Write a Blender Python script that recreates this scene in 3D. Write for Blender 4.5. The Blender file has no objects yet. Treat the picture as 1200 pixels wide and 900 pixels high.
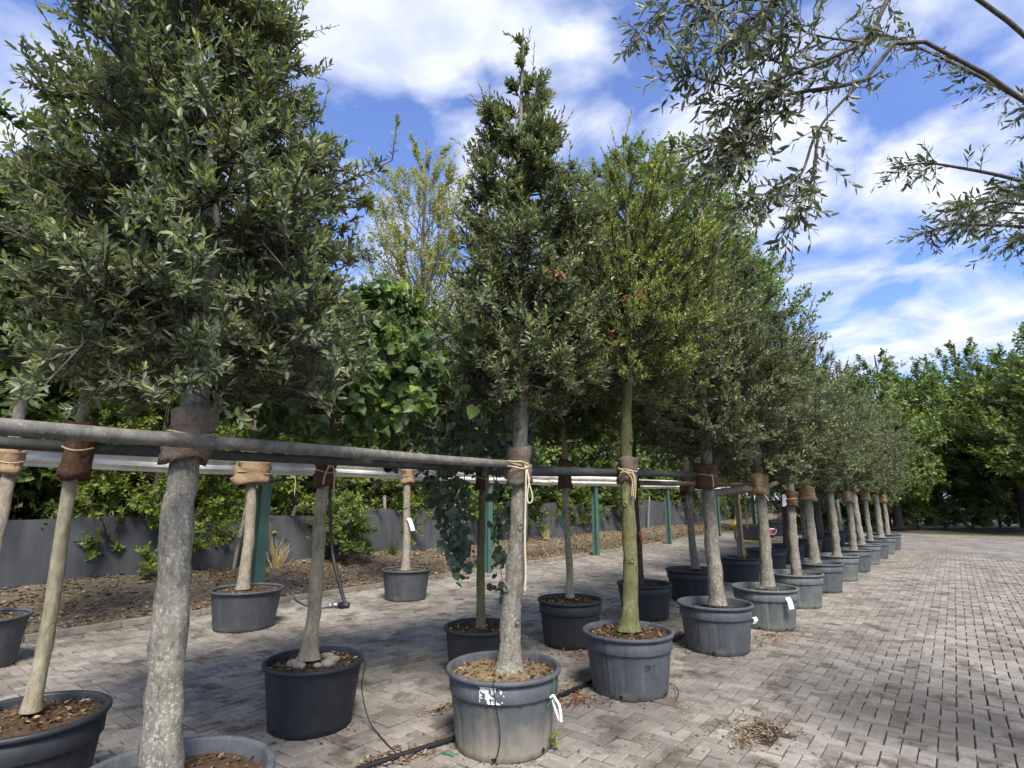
import bpy, math, random
import numpy as np
from mathutils import Vector, Matrix

R_ = math.radians
scene = bpy.context.scene
col = scene.collection

# ------------------------------------------------------------------ camera
F, PITCH, H = 650.0, R_(11.7), 1.65          # focal length in photo pixels (1200 wide), pitch up, eye height
cam = bpy.data.cameras.new('camera'); camo = bpy.data.objects.new('camera', cam); col.objects.link(camo)
cam.sensor_fit = 'HORIZONTAL'; cam.sensor_width = 36.0; cam.lens = 36.0*F/1200.0
cam.clip_start = .05; cam.clip_end = 2000
camo.location = (0, 0, H); camo.rotation_euler = (R_(90)+PITCH, 0, 0)
scene.camera = camo

# ------------------------------------------------------------------ world, sun, exposure
SUN_AZ, SUN_EL = R_(166), R_(52)              # compass from +Y clockwise
sd = Vector((math.sin(SUN_AZ)*math.cos(SUN_EL), math.cos(SUN_AZ)*math.cos(SUN_EL), math.sin(SUN_EL)))
world = bpy.data.worlds.new('World'); scene.world = world; world.use_nodes = True
nt = world.node_tree; nt.nodes.clear()
def wn(t, **k):
    n = nt.nodes.new(t)
    for a, b in k.items(): setattr(n, a, b)
    return n
wout = wn('ShaderNodeOutputWorld'); wbg = wn('ShaderNodeBackground'); wbg.inputs[1].default_value = .103
sky = wn('ShaderNodeTexSky', sky_type='NISHITA', sun_disc=False)
sky.sun_elevation = SUN_EL; sky.sun_rotation = SUN_AZ; sky.air_density = 1.0; sky.dust_density = .3; sky.ozone_density = 2.5
tc = wn('ShaderNodeTexCoord'); sep = wn('ShaderNodeSeparateXYZ')
nt.links.new(tc.outputs['Generated'], sep.inputs[0])
def wm(op, a, b=None):
    n = wn('ShaderNodeMath', operation=op)
    for i, x in enumerate((a, b)):
        if x is None: continue
        if isinstance(x, (int, float)): n.inputs[i].default_value = x
        else: nt.links.new(x, n.inputs[i])
    return n.outputs[0]
zz = wm('ADD', wm('MAXIMUM', sep.outputs['Z'], 0.0), .22)
comb = wn('ShaderNodeCombineXYZ')
nt.links.new(wm('DIVIDE', sep.outputs['X'], zz), comb.inputs[0]); nt.links.new(wm('DIVIDE', sep.outputs['Y'], zz), comb.inputs[1])
comb.inputs[2].default_value = 3.7
n1 = wn('ShaderNodeTexNoise'); n1.inputs['Scale'].default_value = 3.3; n1.inputs['Detail'].default_value = 9; n1.inputs['Roughness'].default_value = .52; n1.inputs['Distortion'].default_value = .5
n2 = wn('ShaderNodeTexNoise'); n2.inputs['Scale'].default_value = 7.0; n2.inputs['Detail'].default_value = 6; n2.inputs['Roughness'].default_value = .5
for n in (n1, n2): nt.links.new(comb.outputs[0], n.inputs['Vector'])
cr = wn('ShaderNodeValToRGB'); cr.color_ramp.elements[0].position = .41; cr.color_ramp.elements[1].position = .60
cr.color_ramp.elements[0].color = (.06, .06, .06, 1); cr.color_ramp.elements[1].color = (.96, .96, .96, 1)
nt.links.new(n1.outputs['Fac'], cr.inputs[0])
cc = wn('ShaderNodeValToRGB'); cc.color_ramp.elements[0].position = .33; cc.color_ramp.elements[1].position = .66
cc.color_ramp.elements[0].color = (1.9, 2.15, 2.8, 1); cc.color_ramp.elements[1].color = (3.0, 3.1, 3.4, 1)
nt.links.new(n2.outputs['Fac'], cc.inputs[0])
skm = wn('ShaderNodeMix', data_type='RGBA', blend_type='MULTIPLY'); skm.inputs[0].default_value = 1
skm.inputs[7].default_value = (.42, .50, .72, 1)
nt.links.new(sky.outputs[0], skm.inputs[6])
mx = wn('ShaderNodeMix', data_type='RGBA')
nt.links.new(cr.outputs[0], mx.inputs[0]); nt.links.new(skm.outputs[2], mx.inputs[6]); nt.links.new(cc.outputs[0], mx.inputs[7])
nt.links.new(mx.outputs[2], wbg.inputs[0]); nt.links.new(wbg.outputs[0], wout.inputs[0])

sun = bpy.data.lights.new('sun', 'SUN'); sun.energy = 1.75; sun.angle = R_(17); sun.color = (1, .955, .88)
suno = bpy.data.objects.new('sun', sun); col.objects.link(suno)
suno.rotation_euler = sd.to_track_quat('Z', 'Y').to_euler()
vs = scene.view_settings; vs.view_transform = 'Standard'; vs.look = 'None'; vs.gamma = 1; vs.use_curve_mapping = False
vs.exposure = 1.88
scene.render.engine = 'CYCLES'
cy = scene.cycles; cy.use_denoising = True; cy.max_bounces = 4; cy.diffuse_bounces = 3; cy.glossy_bounces = 1
cy.transmission_bounces = 3; cy.transparent_max_bounces = 4; cy.use_adaptive_sampling = True; cy.adaptive_threshold = .02
cy.sample_clamp_indirect = 8

# ------------------------------------------------------------------ pixel helpers
fwv = np.array([0, math.cos(PITCH), math.sin(PITCH)]); upv = np.array([0, -math.sin(PITCH), math.cos(PITCH)]); rtv = np.array([1., 0, 0])
CP = np.array([0, 0, H])
def ray(x, y): return fwv*F + rtv*(x-600) + upv*(450-y)
def gnd(x, y, z=0.0):
    r = ray(x, y); return CP + r*((z-H)/r[2])
def at(x, y, dist):                              # the point on a pixel's ray at a horizontal distance
    r = ray(x, y); return CP + r*(dist/np.hypot(r[0], r[1]))
def proj(p):
    d = np.asarray(p)-CP; z = d@fwv; return 600+F*(d@rtv)/z, 450-F*(d@upv)/z, z
ROW = R_(38); D = np.array([math.sin(ROW), math.cos(ROW), 0]); N = np.array([-math.cos(ROW), math.sin(ROW), 0])
def uv(u, v, z=0.0): return D*u + N*v + np.array([0, 0, z])
def hitv(x, y, v):                               # pixel ray meets the upright plane that runs along the rows
    r = ray(x, y); return CP + r*((v-CP@N)/(r@N))
def hd(p): return math.hypot(p[0], p[1])
UP = np.array([0, 0, 1.])

# ------------------------------------------------------------------ object helpers
def tag(o, label=None, cat=None, group=None, kind=None):
    if label: o['label'] = label
    if cat: o['category'] = cat
    if group: o['group'] = group
    if kind: o['kind'] = kind
    return o
def empty(name, loc, rz=0):
    o = bpy.data.objects.new(name, None); col.objects.link(o); o.location = loc; o.rotation_euler = (0, 0, rz)
    o.empty_display_size = .1
    return o
def mesh(name, V, faces, mat, tint=None, smooth=False):
    """faces: list of int arrays of shape (n, k)"""
    me = bpy.data.meshes.new(name)
    V = np.ascontiguousarray(V, dtype=np.float32)
    faces = [np.asarray(f, dtype=np.int32) for f in faces if len(f)]
    tot = np.concatenate([np.full(len(f), f.shape[1], dtype=np.int32) for f in faces])
    loops = np.concatenate([f.ravel() for f in faces]).astype(np.int32)
    st = np.zeros(len(tot), dtype=np.int32); st[1:] = np.cumsum(tot)[:-1]
    me.vertices.add(len(V)); me.vertices.foreach_set('co', V.ravel())
    me.loops.add(len(loops)); me.loops.foreach_set('vertex_index', loops)
    me.polygons.add(len(tot)); me.polygons.foreach_set('loop_start', st); me.polygons.foreach_set('loop_total', tot)
    me.polygons.foreach_set('use_smooth', np.full(len(tot), bool(smooth)))
    if tint is not None:
        a = me.attributes.new('tint', 'FLOAT', 'POINT'); a.data.foreach_set('value', np.asarray(tint, dtype=np.float32))
    me.update(calc_edges=True)
    if mat: me.materials.append(mat)
    return me
def obj(name, me, parent=None, loc=None):
    o = bpy.data.objects.new(name, me); col.objects.link(o)
    if parent is not None: o.parent = parent
    if loc is not None: o.location = loc
    return o
def copy_tree(o, parent=None):
    c = o.copy(); col.objects.link(c); c.parent = parent
    for ch in list(o.children): copy_tree(ch, c)
    return c
class MB:
    def __init__(s): s.V = []; s.F = {}; s.n = 0
    def add(s, V, faces):
        V = np.asarray(V, dtype=float)
        for f in faces:
            f = np.asarray(f, dtype=int)
            if len(f): s.F.setdefault(f.shape[1], []).append(f+s.n)
        s.V.append(V); s.n += len(V); return s
    def build(s, name, mat, parent=None, smooth=False, loc=None):
        me = mesh(name, np.concatenate(s.V), [np.concatenate(f) for f in s.F.values()], mat, smooth=smooth)
        return obj(name, me, parent, loc)
def norm(a): return a/np.maximum(np.linalg.norm(a, axis=-1, keepdims=True), 1e-9)
def tubes(P, r, sides=6, caps=False):
    """P (M,K,3) polylines, r (M,K) radii"""
    P = np.asarray(P, dtype=float); r = np.asarray(r, dtype=float); M, K, _ = P.shape
    T = norm(np.gradient(P, axis=1))
    ref = np.where(np.abs(T.mean(1)[:, None, 2:3]) > .8, np.array([1., .13, 0]), np.array([0.07, .1, 1.]))
    ref = np.broadcast_to(ref, T.shape)
    A = norm(np.cross(T, ref)); B = np.cross(T, A)
    th = np.arange(sides)*2*math.pi/sides
    V = P[:, :, None, :] + r[:, :, None, None]*(A[:, :, None, :]*np.cos(th)[:, None] + B[:, :, None, :]*np.sin(th)[:, None])
    k, j = np.meshgrid(np.arange(K-1), np.arange(sides), indexing='ij'); j2 = (j+1) % sides
    q = np.stack([k*sides+j, (k+1)*sides+j, (k+1)*sides+j2, k*sides+j2], -1).reshape(-1, 4)
    Fq = (q[None]+(np.arange(M)*K*sides)[:, None, None]).reshape(-1, 4)
    fs = [Fq]
    if caps:
        c0 = np.arange(sides)[None] + (np.arange(M)*K*sides)[:, None]; fs += [c0, c0[:, ::-1]+(K-1)*sides]
    return V.reshape(-1, 3), fs
def smooth_poly(pts, n=24):
    """Catmull-Rom through pts"""
    p = np.asarray(pts, dtype=float); p = np.vstack([2*p[0]-p[1], p, 2*p[-1]-p[-2]]); m = len(p)-3
    out = []
    for i in range(n):
        t = i/(n-1)*m; k = min(int(t), m-1); f = t-k; a, b, c, d = p[k:k+4]
        out.append(.5*((2*b)+(c-a)*f+(2*a-5*b+4*c-d)*f*f+(3*b-a-3*c+d)*f**3))
    return np.array(out)
def tube_obj(name, pts, r, mat, parent=None, sides=8, n=40, raw=False):
    P = np.asarray(pts, float) if raw else smooth_poly(pts, n)
    rr = np.full(len(P), r) if np.isscalar(r) else np.interp(np.linspace(0, 1, len(P)), np.linspace(0, 1, len(r)), r)
    V, f = tubes(P[None], rr[None], sides, True)
    return obj(name, mesh(name, V, f, mat, smooth=True), parent)
def lathe(prof, seg, rad=None):
    """prof list of (r,z); rad(theta,k)->multiplier"""
    th = np.arange(seg)*2*math.pi/seg; V = []
    for k, (r, z) in enumerate(prof):
        rr = r*(rad(th, k) if rad else 1); V.append(np.stack([rr*np.cos(th), rr*np.sin(th), np.full(seg, z)], -1))
    K = len(prof); k, j = np.meshgrid(np.arange(K-1), np.arange(seg), indexing='ij'); j2 = (j+1) % seg
    q = np.stack([k*seg+j, k*seg+j2, (k+1)*seg+j2, (k+1)*seg+j], -1).reshape(-1, 4)
    return np.concatenate(V), [q]
def boxv(x0, x1, y0, y1, z0, z1):
    V = np.array([(x, y, z) for z in (z0, z1) for y in (y0, y1) for x in (x0, x1)], float)
    return V, [np.array([(0, 2, 3, 1), (4, 5, 7, 6), (0, 1, 5, 4), (2, 6, 7, 3), (0, 4, 6, 2), (1, 3, 7, 5)])]
def vnoise(p, s, seed=0):
    """cheap smooth pseudo noise in -1..1"""
    p = np.asarray(p)*s; x, y, z = p[..., 0], p[..., 1], p[..., 2]
    return (np.sin(x*1.7+seed+1.3*np.sin(y*1.1+seed*2))+np.sin(y*2.3+seed*3+1.1*np.sin(z*1.3))+np.sin(z*1.9+seed*.7+1.2*np.sin(x*1.5)))/3

# ------------------------------------------------------------------ materials
def mat_new(name):
    m = bpy.data.materials.new(name); m.use_nodes = True; t = m.node_tree; t.nodes.clear()
    o = t.nodes.new('ShaderNodeOutputMaterial'); b = t.nodes.new('ShaderNodeBsdfPrincipled'); t.links.new(b.outputs[0], o.inputs[0])
    return m, t, b, o
def nd(t, ty, **k):
    n = t.nodes.new(ty)
    for a, v in k.items():
        if a in n.inputs: n.inputs[a].default_value = v
        else: setattr(n, a, v)
    return n
def ramp(t, fac, stops):
    r = t.nodes.new('ShaderNodeValToRGB'); e = r.color_ramp.elements
    while len(e) < len(stops): e.new(.5)
    for q, (p, c) in zip(e, stops): q.position = p; q.color = (*c, 1) if len(c) == 3 else c
    t.links.new(fac, r.inputs[0]); return r.outputs[0]
def mixc(t, fac, a, b, mode='MIX'):
    m = t.nodes.new('ShaderNodeMix'); m.data_type = 'RGBA'; m.blend_type = mode
    for i, x in ((0, fac), (6, a), (7, b)):
        if isinstance(x, (int, float)): m.inputs[i].default_value = x
        elif isinstance(x, tuple): m.inputs[i].default_value = (*x, 1)
        else: t.links.new(x, m.inputs[i])
    return m.outputs[2]
def coords(t, which='Object', scale=None):
    c = t.nodes.new('ShaderNodeTexCoord').outputs[which]
    if scale:
        mp = t.nodes.new('ShaderNodeMapping'); mp.inputs['Scale'].default_value = scale; t.links.new(c, mp.inputs[0]); c = mp.outputs[0]
    return c
def geo_pos(t): return t.nodes.new('ShaderNodeNewGeometry').outputs['Position']
def noise(t, vec, scale, detail=4, rough=.55, dist=0.):
    n = nd(t, 'ShaderNodeTexNoise', Scale=scale, Detail=detail, Roughness=rough, Distortion=dist)
    t.links.new(vec, n.inputs['Vector']); return n.outputs['Fac']
def bump(t, b, h, strength=.3, dist=.01):
    n = nd(t, 'ShaderNodeBump', Strength=strength, Distance=dist); t.links.new(h, n.inputs['Height']); t.links.new(n.outputs[0], b.inputs['Normal'])
def leaf_mat(name, dark, mid, young, rough=.42, trans=.28, spec=.45):
    m, t, b, o = mat_new(name)
    a = nd(t, 'ShaderNodeAttribute', attribute_name='tint')
    c = ramp(t, a.outputs['Fac'], [(0, dark), (.55, mid), (1, young)])
    nz = noise(t, coords(t), 9, 2)
    c2 = mixc(t, .35, c, ramp(t, nz, [(.3, (.55, .55, .55)), (.7, (1.25, 1.25, 1.25))]), 'MULTIPLY')
    t.links.new(c2, b.inputs['Base Color']); b.inputs['Roughness'].default_value = rough; b.inputs['Specular IOR Level'].default_value = spec
    tr = t.nodes.new('ShaderNodeBsdfTranslucent'); t.links.new(mixc(t, 1., c2, (1.25, 1.3, .55), 'MULTIPLY'), tr.inputs[0])
    mx = t.nodes.new('ShaderNodeMixShader'); mx.inputs[0].default_value = trans
    t.links.new(b.outputs[0], mx.inputs[1]); t.links.new(tr.outputs[0], mx.inputs[2]); t.links.new(mx.outputs[0], o.inputs[0])
    return m
def bark_mat(name, dark, light, lichen=0.0, lcol=(.46, .46, .40), moss=0.0, scale=1.0):
    m, t, b, o = mat_new(name)
    v = coords(t, 'Object', (1, 1, .45)); n = noise(t, v, 34*scale, 6, .62, .3)
    c = ramp(t, n, [(.32, dark), (.68, light)])
    big = noise(t, coords(t), 5, 3)
    c = mixc(t, .5, c, ramp(t, big, [(.3, (.6, .6, .6)), (.7, (1.2, 1.2, 1.2))]), 'MULTIPLY')
    if moss:
        c = mixc(t, ramp(t, noise(t, coords(t), 4, 4), [(.42, (0, 0, 0)), (.62, (moss, moss, moss))]), c, (.115, .125, .028))
    if lichen:
        v2 = nd(t, 'ShaderNodeTexVoronoi', Scale=30); t.links.new(coords(t, 'Object', (1, 1, .7)), v2.inputs['Vector'])
        k = noise(t, coords(t), 60, 5, .72, .6)
        sp = ramp(t, k, [(.60-.09*lichen, (0, 0, 0)), (.72-.09*lichen, (.85,)*3)])
        pt_ = ramp(t, noise(t, coords(t), 7, 4, .6), [(.36, (.25,)*3), (.6, (1, 1, 1))])
        c = mixc(t, mixc(t, 1., sp, pt_, 'MULTIPLY'), c, lcol)
    cr_ = noise(t, coords(t, 'Object', (1, 1, .16)), 48*scale, 4, .7, .8)
    c = mixc(t, ramp(t, cr_, [(.30, (.75,)*3), (.42, (0, 0, 0))]), c, tuple(x*.45 for x in dark))
    t.links.new(c, b.inputs['Base Color']); b.inputs['Roughness'].default_value = .9; b.inputs['Specular IOR Level'].default_value = .2
    bump(t, b, n, .7, .012)
    return m
def plain(name, c, rough=.6, var=.25, scale=12, spec=.4, bmp=0., metal=0.):
    m, t, b, o = mat_new(name)
    n = noise(t, coords(t), scale, 5, .6)
    cc = ramp(t, n, [(.25, tuple(x*(1-var) for x in c)), (.75, tuple(min(1, x*(1+var)) for x in c))])
    t.links.new(cc, b.inputs['Base Color']); b.inputs['Roughness'].default_value = rough; b.inputs['Specular IOR Level'].default_value = spec
    b.inputs['Metallic'].default_value = metal
    if bmp: bump(t, b, n, bmp, .006)
    return m
def pot_mat(name, base, dust, dust_h, streak=.5, rough=.55):
    m, t, b, o = mat_new(name)
    v = coords(t); n = noise(t, v, 7, 6, .65); st = noise(t, coords(t, 'Object', (14, 14, 1.0)), 1.6, 5, .7)
    c = ramp(t, n, [(.3, tuple(x*.78 for x in base)), (.72, tuple(x*1.3 for x in base))])
    c = mixc(t, ramp(t, st, [(.52, (0, 0, 0)), (.75, (streak, streak, streak))]), c, tuple(min(.5, x*2.1+.02) for x in base))
    sp = nd(t, 'ShaderNodeSeparateXYZ'); t.links.new(v, sp.inputs[0])
    ma = nd(t, 'ShaderNodeMath', operation='MULTIPLY_ADD'); t.links.new(n, ma.inputs[0]); ma.inputs[1].default_value = .5; t.links.new(sp.outputs['Z'], ma.inputs[2])
    d = ramp(t, ma.outputs[0], [(.18+dust_h*.25, (.9, .9, .9)), (.28+dust_h, (0, 0, 0))])
    c = mixc(t, d, c, dust)
    fine = noise(t, v, 90, 3)
    c = mixc(t, .3, c, ramp(t, fine, [(.3, (.7, .7, .7)), (.7, (1.2, 1.2, 1.2))]), 'MULTIPLY')
    t.links.new(c, b.inputs['Base Color'])
    t.links.new(ramp(t, n, [(.3, (rough-.1,)*3), (.7, (rough+.2,)*3)]), b.inputs['Roughness'])
    b.inputs['Specular IOR Level'].default_value = .4
    bump(t, b, n, .12, .01)
    return m

M = {}
M['ilex_grey'] = leaf_mat('ilex_grey', (.062, .080, .045), (.165, .192, .108), (.36, .41, .18), trans=.32)
M['ilex_olive'] = leaf_mat('ilex_olive', (.095, .115, .040), (.235, .27, .092), (.43, .47, .14), trans=.36)
M['big_leaf'] = leaf_mat('big_leaf', (.05, .095, .042), (.12, .19, .075), (.30, .44, .07), .4, .45)
M['round_leaf'] = leaf_mat('round_leaf', (.06, .09, .062), (.14, .19, .13), (.20, .28, .12), .45, .25)
M['green_leaf'] = leaf_mat('green_leaf', (.060, .10, .024), (.15, .215, .05), (.32, .39, .08), .45, .35)
M['lime_leaf'] = leaf_mat('lime_leaf', (.08, .12, .02), (.18, .24, .04), (.34, .40, .07), .45, .4)
M['maple_leaf'] = leaf_mat('maple_leaf', (.055, .10, .016), (.125, .20, .03), (.21, .30, .045), .45, .38)
M['dark_leaf'] = leaf_mat('dark_leaf', (.05, .085, .024), (.12, .175, .05), (.24, .30, .08), .5, .3)
M['yellow_leaf'] = leaf_mat('yellow_leaf', (.20, .23, .05), (.36, .36, .10), (.55, .40, .14), .5, .45)
M['blue_leaf'] = leaf_mat('blue_leaf', (.035, .065, .035), (.085, .135, .070), (.17, .24, .11), .45, .3)
M['olive_leaf'] = leaf_mat('olive_leaf', (.065, .075, .044), (.16, .175, .105), (.30, .32, .21), .45, .18)
M['dry_leaf'] = leaf_mat('dry_leaf', (.09, .058, .034), (.23, .165, .10), (.43, .34, .22), .7, .1, .2)
M['red_leaf'] = leaf_mat('red_leaf', (.12, .035, .020), (.28, .11, .06), (.45, .27, .15), .7, .1, .2)
M['chip'] = leaf_mat('chip', (.045, .026, .014), (.14, .085, .045), (.36, .27, .16), .85, 0., .15)
M['bark_lichen'] = bark_mat('bark_lichen', (.13, .115, .085), (.29, .26, .20), 1.0, (.50, .50, .43))
M['bark_lichen_low'] = bark_mat('bark_lichen_low', (.11, .10, .075), (.27, .25, .19), .55)
M['bark_moss'] = bark_mat('bark_moss', (.12, .11, .055), (.27, .25, .13), .35, (.42, .42, .30), .75)
M['bark_pale'] = bark_mat('bark_pale', (.26, .22, .15), (.46, .40, .28), .3, (.5, .46, .38), .35)
M['bark_tan'] = bark_mat('bark_tan', (.22, .18, .13), (.42, .36, .28), 0.2)
M['bark_dark'] = bark_mat('bark_dark', (.045, .035, .026), (.12, .10, .08), .1)
M['bark_twig'] = bark_mat('bark_twig', (.06, .052, .036), (.15, .13, .095))
M['bark_birch'] = bark_mat('bark_birch', (.10, .085, .07), (.24, .21, .18), .2)
M['pot_old'] = pot_mat('pot_old', (.078, .084, .090), (.24, .22, .17), .02, .45)
M['pot_dusty'] = pot_mat('pot_dusty', (.080, .085, .089), (.33, .285, .21), .27, .5)
M['pot_green'] = pot_mat('pot_green', (.105, .115, .108), (.23, .22, .17), .1, .8)
M['pot_black'] = pot_mat('pot_black', (.024, .026, .029), (.11, .10, .08), -.06, .12, .5)
M['pot_black2'] = pot_mat('pot_black2', (.028, .031, .034), (.13, .12, .10), -.02, .35, .5)
M['pot_tub'] = pot_mat('pot_tub', (.066, .069, .072), (.17, .16, .135), .05, .5)
M['hole'] = plain('hole', (.006, .006, .006), .9)  # near-black paint standing in for the shade inside the drain holes
M['soil'] = plain('soil', (.075, .048, .028), .95, .5, 30, .1, .8)
M['soil_dry'] = plain('soil_dry', (.21, .15, .085), .95, .5, 30, .1, .8)
M['stone'] = plain('stone', (.30, .26, .21), .9, .3, 14, .2, .4)
M['net'] = None
M['coir'] = plain('coir', (.115, .066, .040), .95, .55, 40, .1, .9)
M['burlap'] = plain('burlap', (.20, .155, .120), .95, .4, 60, .1, .9)
M['card'] = plain('card', (.33, .225, .135), .9, .3, 25, .1, .5)
M['rope'] = plain('rope', (.55, .43, .26), .9, .3, 80, .1, .6)
M['rope_pale'] = plain('rope_pale', (.66, .58, .40), .9, .25, 80, .1, .6)
M['black_pipe'] = plain('black_pipe', (.016, .017, .019), .5, .3, 8)
M['grey_hose'] = plain('grey_hose', (.16, .165, .19), .5, .2, 8)
M['yellow_hose'] = plain('yellow_hose', (.55, .46, .05), .5, .2)
M['white_tag'] = plain('white_tag', (.78, .78, .76), .5, .06)
M['green_tape'] = plain('green_tape', (.03, .22, .10), .5, .2)
M['orange_tape'] = plain('orange_tape', (.75, .10, .03), .5, .15)
M['red_plastic'] = plain('red_plastic', (.34, .02, .03), .4, .2)
M['bamboo'] = plain('bamboo', (.48, .30, .14), .6, .3, 10)
M['bamboo_y'] = plain('bamboo_y', (.45, .36, .15), .6, .3, 10)
M['wood_grey'] = bark_mat('wood_grey', (.16, .135, .10), (.34, .29, .22))
M['metal_fit'] = plain('metal_fit', (.35, .35, .36), .35, .2, 20, .5, 0, .8)
M['yellowdry'] = plain('yellowdry', (.42, .36, .12), .8)

def pole_mat(name, c0, c1, grain=.6):
    m, t, b, o = mat_new(name)
    n = noise(t, coords(t, 'Object', (1, 1, 1)), 16, 7, .7); k = noise(t, coords(t), 55, 4, .7)
    c = ramp(t, n, [(.3, c0), (.7, c1)])
    c = mixc(t, ramp(t, k, [(.60, (0, 0, 0)), (.68, (.55,)*3)]), c, tuple(min(.6, x*2.0+.03) for x in c1))
    t.links.new(c, b.inputs['Base Color']); b.inputs['Roughness'].default_value = .72; bump(t, b, n, .4, .006)
    return m
M['pole_grey'] = pole_mat('pole_grey', (.07, .063, .05), (.24, .22, .185))
M['pole_dark'] = pole_mat('pole_dark', (.035, .036, .030), (.085, .085, .070))
M['pole_brown'] = pole_mat('pole_brown', (.075, .052, .034), (.155, .115, .08))
def beam_mat():
    m, t, b, o = mat_new('galvanised')
    n = noise(t, coords(t, 'Object', (1, 1, 1)), 3, 6, .65); k = noise(t, coords(t), 45, 3, .6)
    c = ramp(t, n, [(.32, (.52, .50, .44)), (.6, (.82, .79, .70))])
    c = mixc(t, ramp(t, k, [(.62, (0, 0, 0)), (.70, (.7,)*3)]), c, (.11, .075, .045))
    t.links.new(c, b.inputs['Base Color']); b.inputs['Roughness'].default_value = .55; b.inputs['Metallic'].default_value = .0
    return m
M['galv'] = beam_mat()
def green_mat():
    m, t, b, o = mat_new('green_paint')
    n = noise(t, coords(t), 3, 5, .6)
    c = ramp(t, n, [(.3, (.055, .12, .09)), (.7, (.085, .175, .135))])
    r = noise(t, coords(t, 'Object', (1, 1, .5)), 4.5, 4, .6)
    c = mixc(t, ramp(t, r, [(.63, (0, 0, 0)), (.66, (1, 1, 1))]), c, (.12, .05, .025))
    t.links.new(c, b.inputs['Base Color']); b.inputs['Roughness'].default_value = .5; return m
M['green_paint'] = green_mat()
def net_mat():
    m, t, b, o = mat_new('shade_net')
    sp = nd(t, 'ShaderNodeSeparateXYZ'); t.links.new(coords(t), sp.inputs[0])
    w = nd(t, 'ShaderNodeTexWave', wave_type='BANDS', bands_direction='Z', Scale=14., Distortion=2.5, Detail=3.0); t.links.new(coords(t), w.inputs['Vector'])
    n = noise(t, coords(t), 1.3, 5, .6); k = noise(t, coords(t, 'Object', (1, 1, .12)), 7, 4)
    c = ramp(t, w.outputs['Fac'], [(.2, (.058, .060, .065)), (.8, (.080, .083, .090))])
    c = mixc(t, .7, c, ramp(t, n, [(.3, (.7,)*3), (.7, (1.35,)*3)]), 'MULTIPLY')
    c = mixc(t, .5, c, ramp(t, k, [(.35, (.7,)*3), (.7, (1.5,)*3)]), 'MULTIPLY')
    t.links.new(c, b.inputs['Base Color']); b.inputs['Roughness'].default_value = .8; bump(t, b, w.outputs['Fac'], .15, .006)
    return m
M['net'] = net_mat()
def paver_mat(name='paver', flat=False):
    m, t, b, o = mat_new(name); g = geo_pos(t)
    a = nd(t, 'ShaderNodeAttribute', attribute_name='tint')
    c = ramp(t, a.outputs['Fac'], [(0, (.202, .178, .149)), (.5, (.268, .238, .200)), (1, (.332, .297, .25))])
    if flat:
        mp = nd(t, 'ShaderNodeMapping'); mp.inputs['Rotation'].default_value = (0, 0, ROW); t.links.new(g, mp.inputs[0])
        bt = nd(t, 'ShaderNodeTexBrick', Scale=1.0); bt.inputs['Brick Width'].default_value = .2; bt.inputs['Row Height'].default_value = .1; bt.inputs['Mortar Size'].default_value = .006
        bt.inputs['Color1'].default_value = (.22, .2, .175, 1); bt.inputs['Color2'].default_value = (.30, .27, .235, 1); bt.inputs['Mortar'].default_value = (.08, .07, .055, 1)
        t.links.new(mp.outputs[0], bt.inputs['Vector']); c = bt.outputs['Color']
    st = noise(t, g, .75, 6, .62, .4); s2 = noise(t, g, 3.2, 6, .65); fine = noise(t, g, 70, 4, .6); mid = noise(t, g, 18, 4, .6)
    c = mixc(t, .8, c, ramp(t, st, [(.34, (.62, .60, .57)), (.60, (1.14, 1.14, 1.13))]), 'MULTIPLY')
    c = mixc(t, ramp(t, s2, [(.52, (0, 0, 0)), (.64, (.85, .85, .85))]), c, (.095, .074, .052))
    c = mixc(t, ramp(t, noise(t, g, 1.4, 7, .7, .8), [(.56, (0, 0, 0)), (.68, (.5, .5, .5))]), c, (.36, .33, .28))
    c = mixc(t, .45, c, ramp(t, fine, [(.3, (.72,)*3), (.7, (1.2,)*3)]), 'MULTIPLY')
    c = mixc(t, .5, c, ramp(t, mid, [(.3, (.75,)*3), (.7, (1.2,)*3)]), 'MULTIPLY')
    t.links.new(c, b.inputs['Base Color']); b.inputs['Roughness'].default_value = .88; b.inputs['Specular IOR Level'].default_value = .25
    bump(t, b, mid, .25, .006)
    return m
M['paver'] = paver_mat(); M['paver_flat'] = paver_mat('paver_far', True)
def soil_ground(name, c0, c1, c2):
    m, t, b, o = mat_new(name); g = geo_pos(t)
    n = noise(t, g, 2.2, 7, .65); k = noise(t, g, 38, 5, .7)
    c = ramp(t, n, [(.3, c0), (.7, c1)]); c = mixc(t, ramp(t, k, [(.5, (0, 0, 0)), (.7, (.75,)*3)]), c, c2)
    t.links.new(c, b.inputs['Base Color']); b.inputs['Roughness'].default_value = .95; b.inputs['Specular IOR Level'].default_value = .1; bump(t, b, k, .6, .02)
    return m
M['joint'] = soil_ground('joint_sand', (.035, .030, .022), (.095, .08, .058), (.055, .058, .028))
M['bank'] = soil_ground('bank_soil', (.11, .085, .058), (.19, .148, .10), (.29, .24, .17))
M['ground'] = soil_ground('ground_soil', (.06, .06, .03), (.10, .10, .05), (.15, .13, .07))
M['kerb'] = plain('kerb', (.24, .215, .17), .9, .4, 6, .2, .5)

rng = np.random.default_rng(7)

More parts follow.
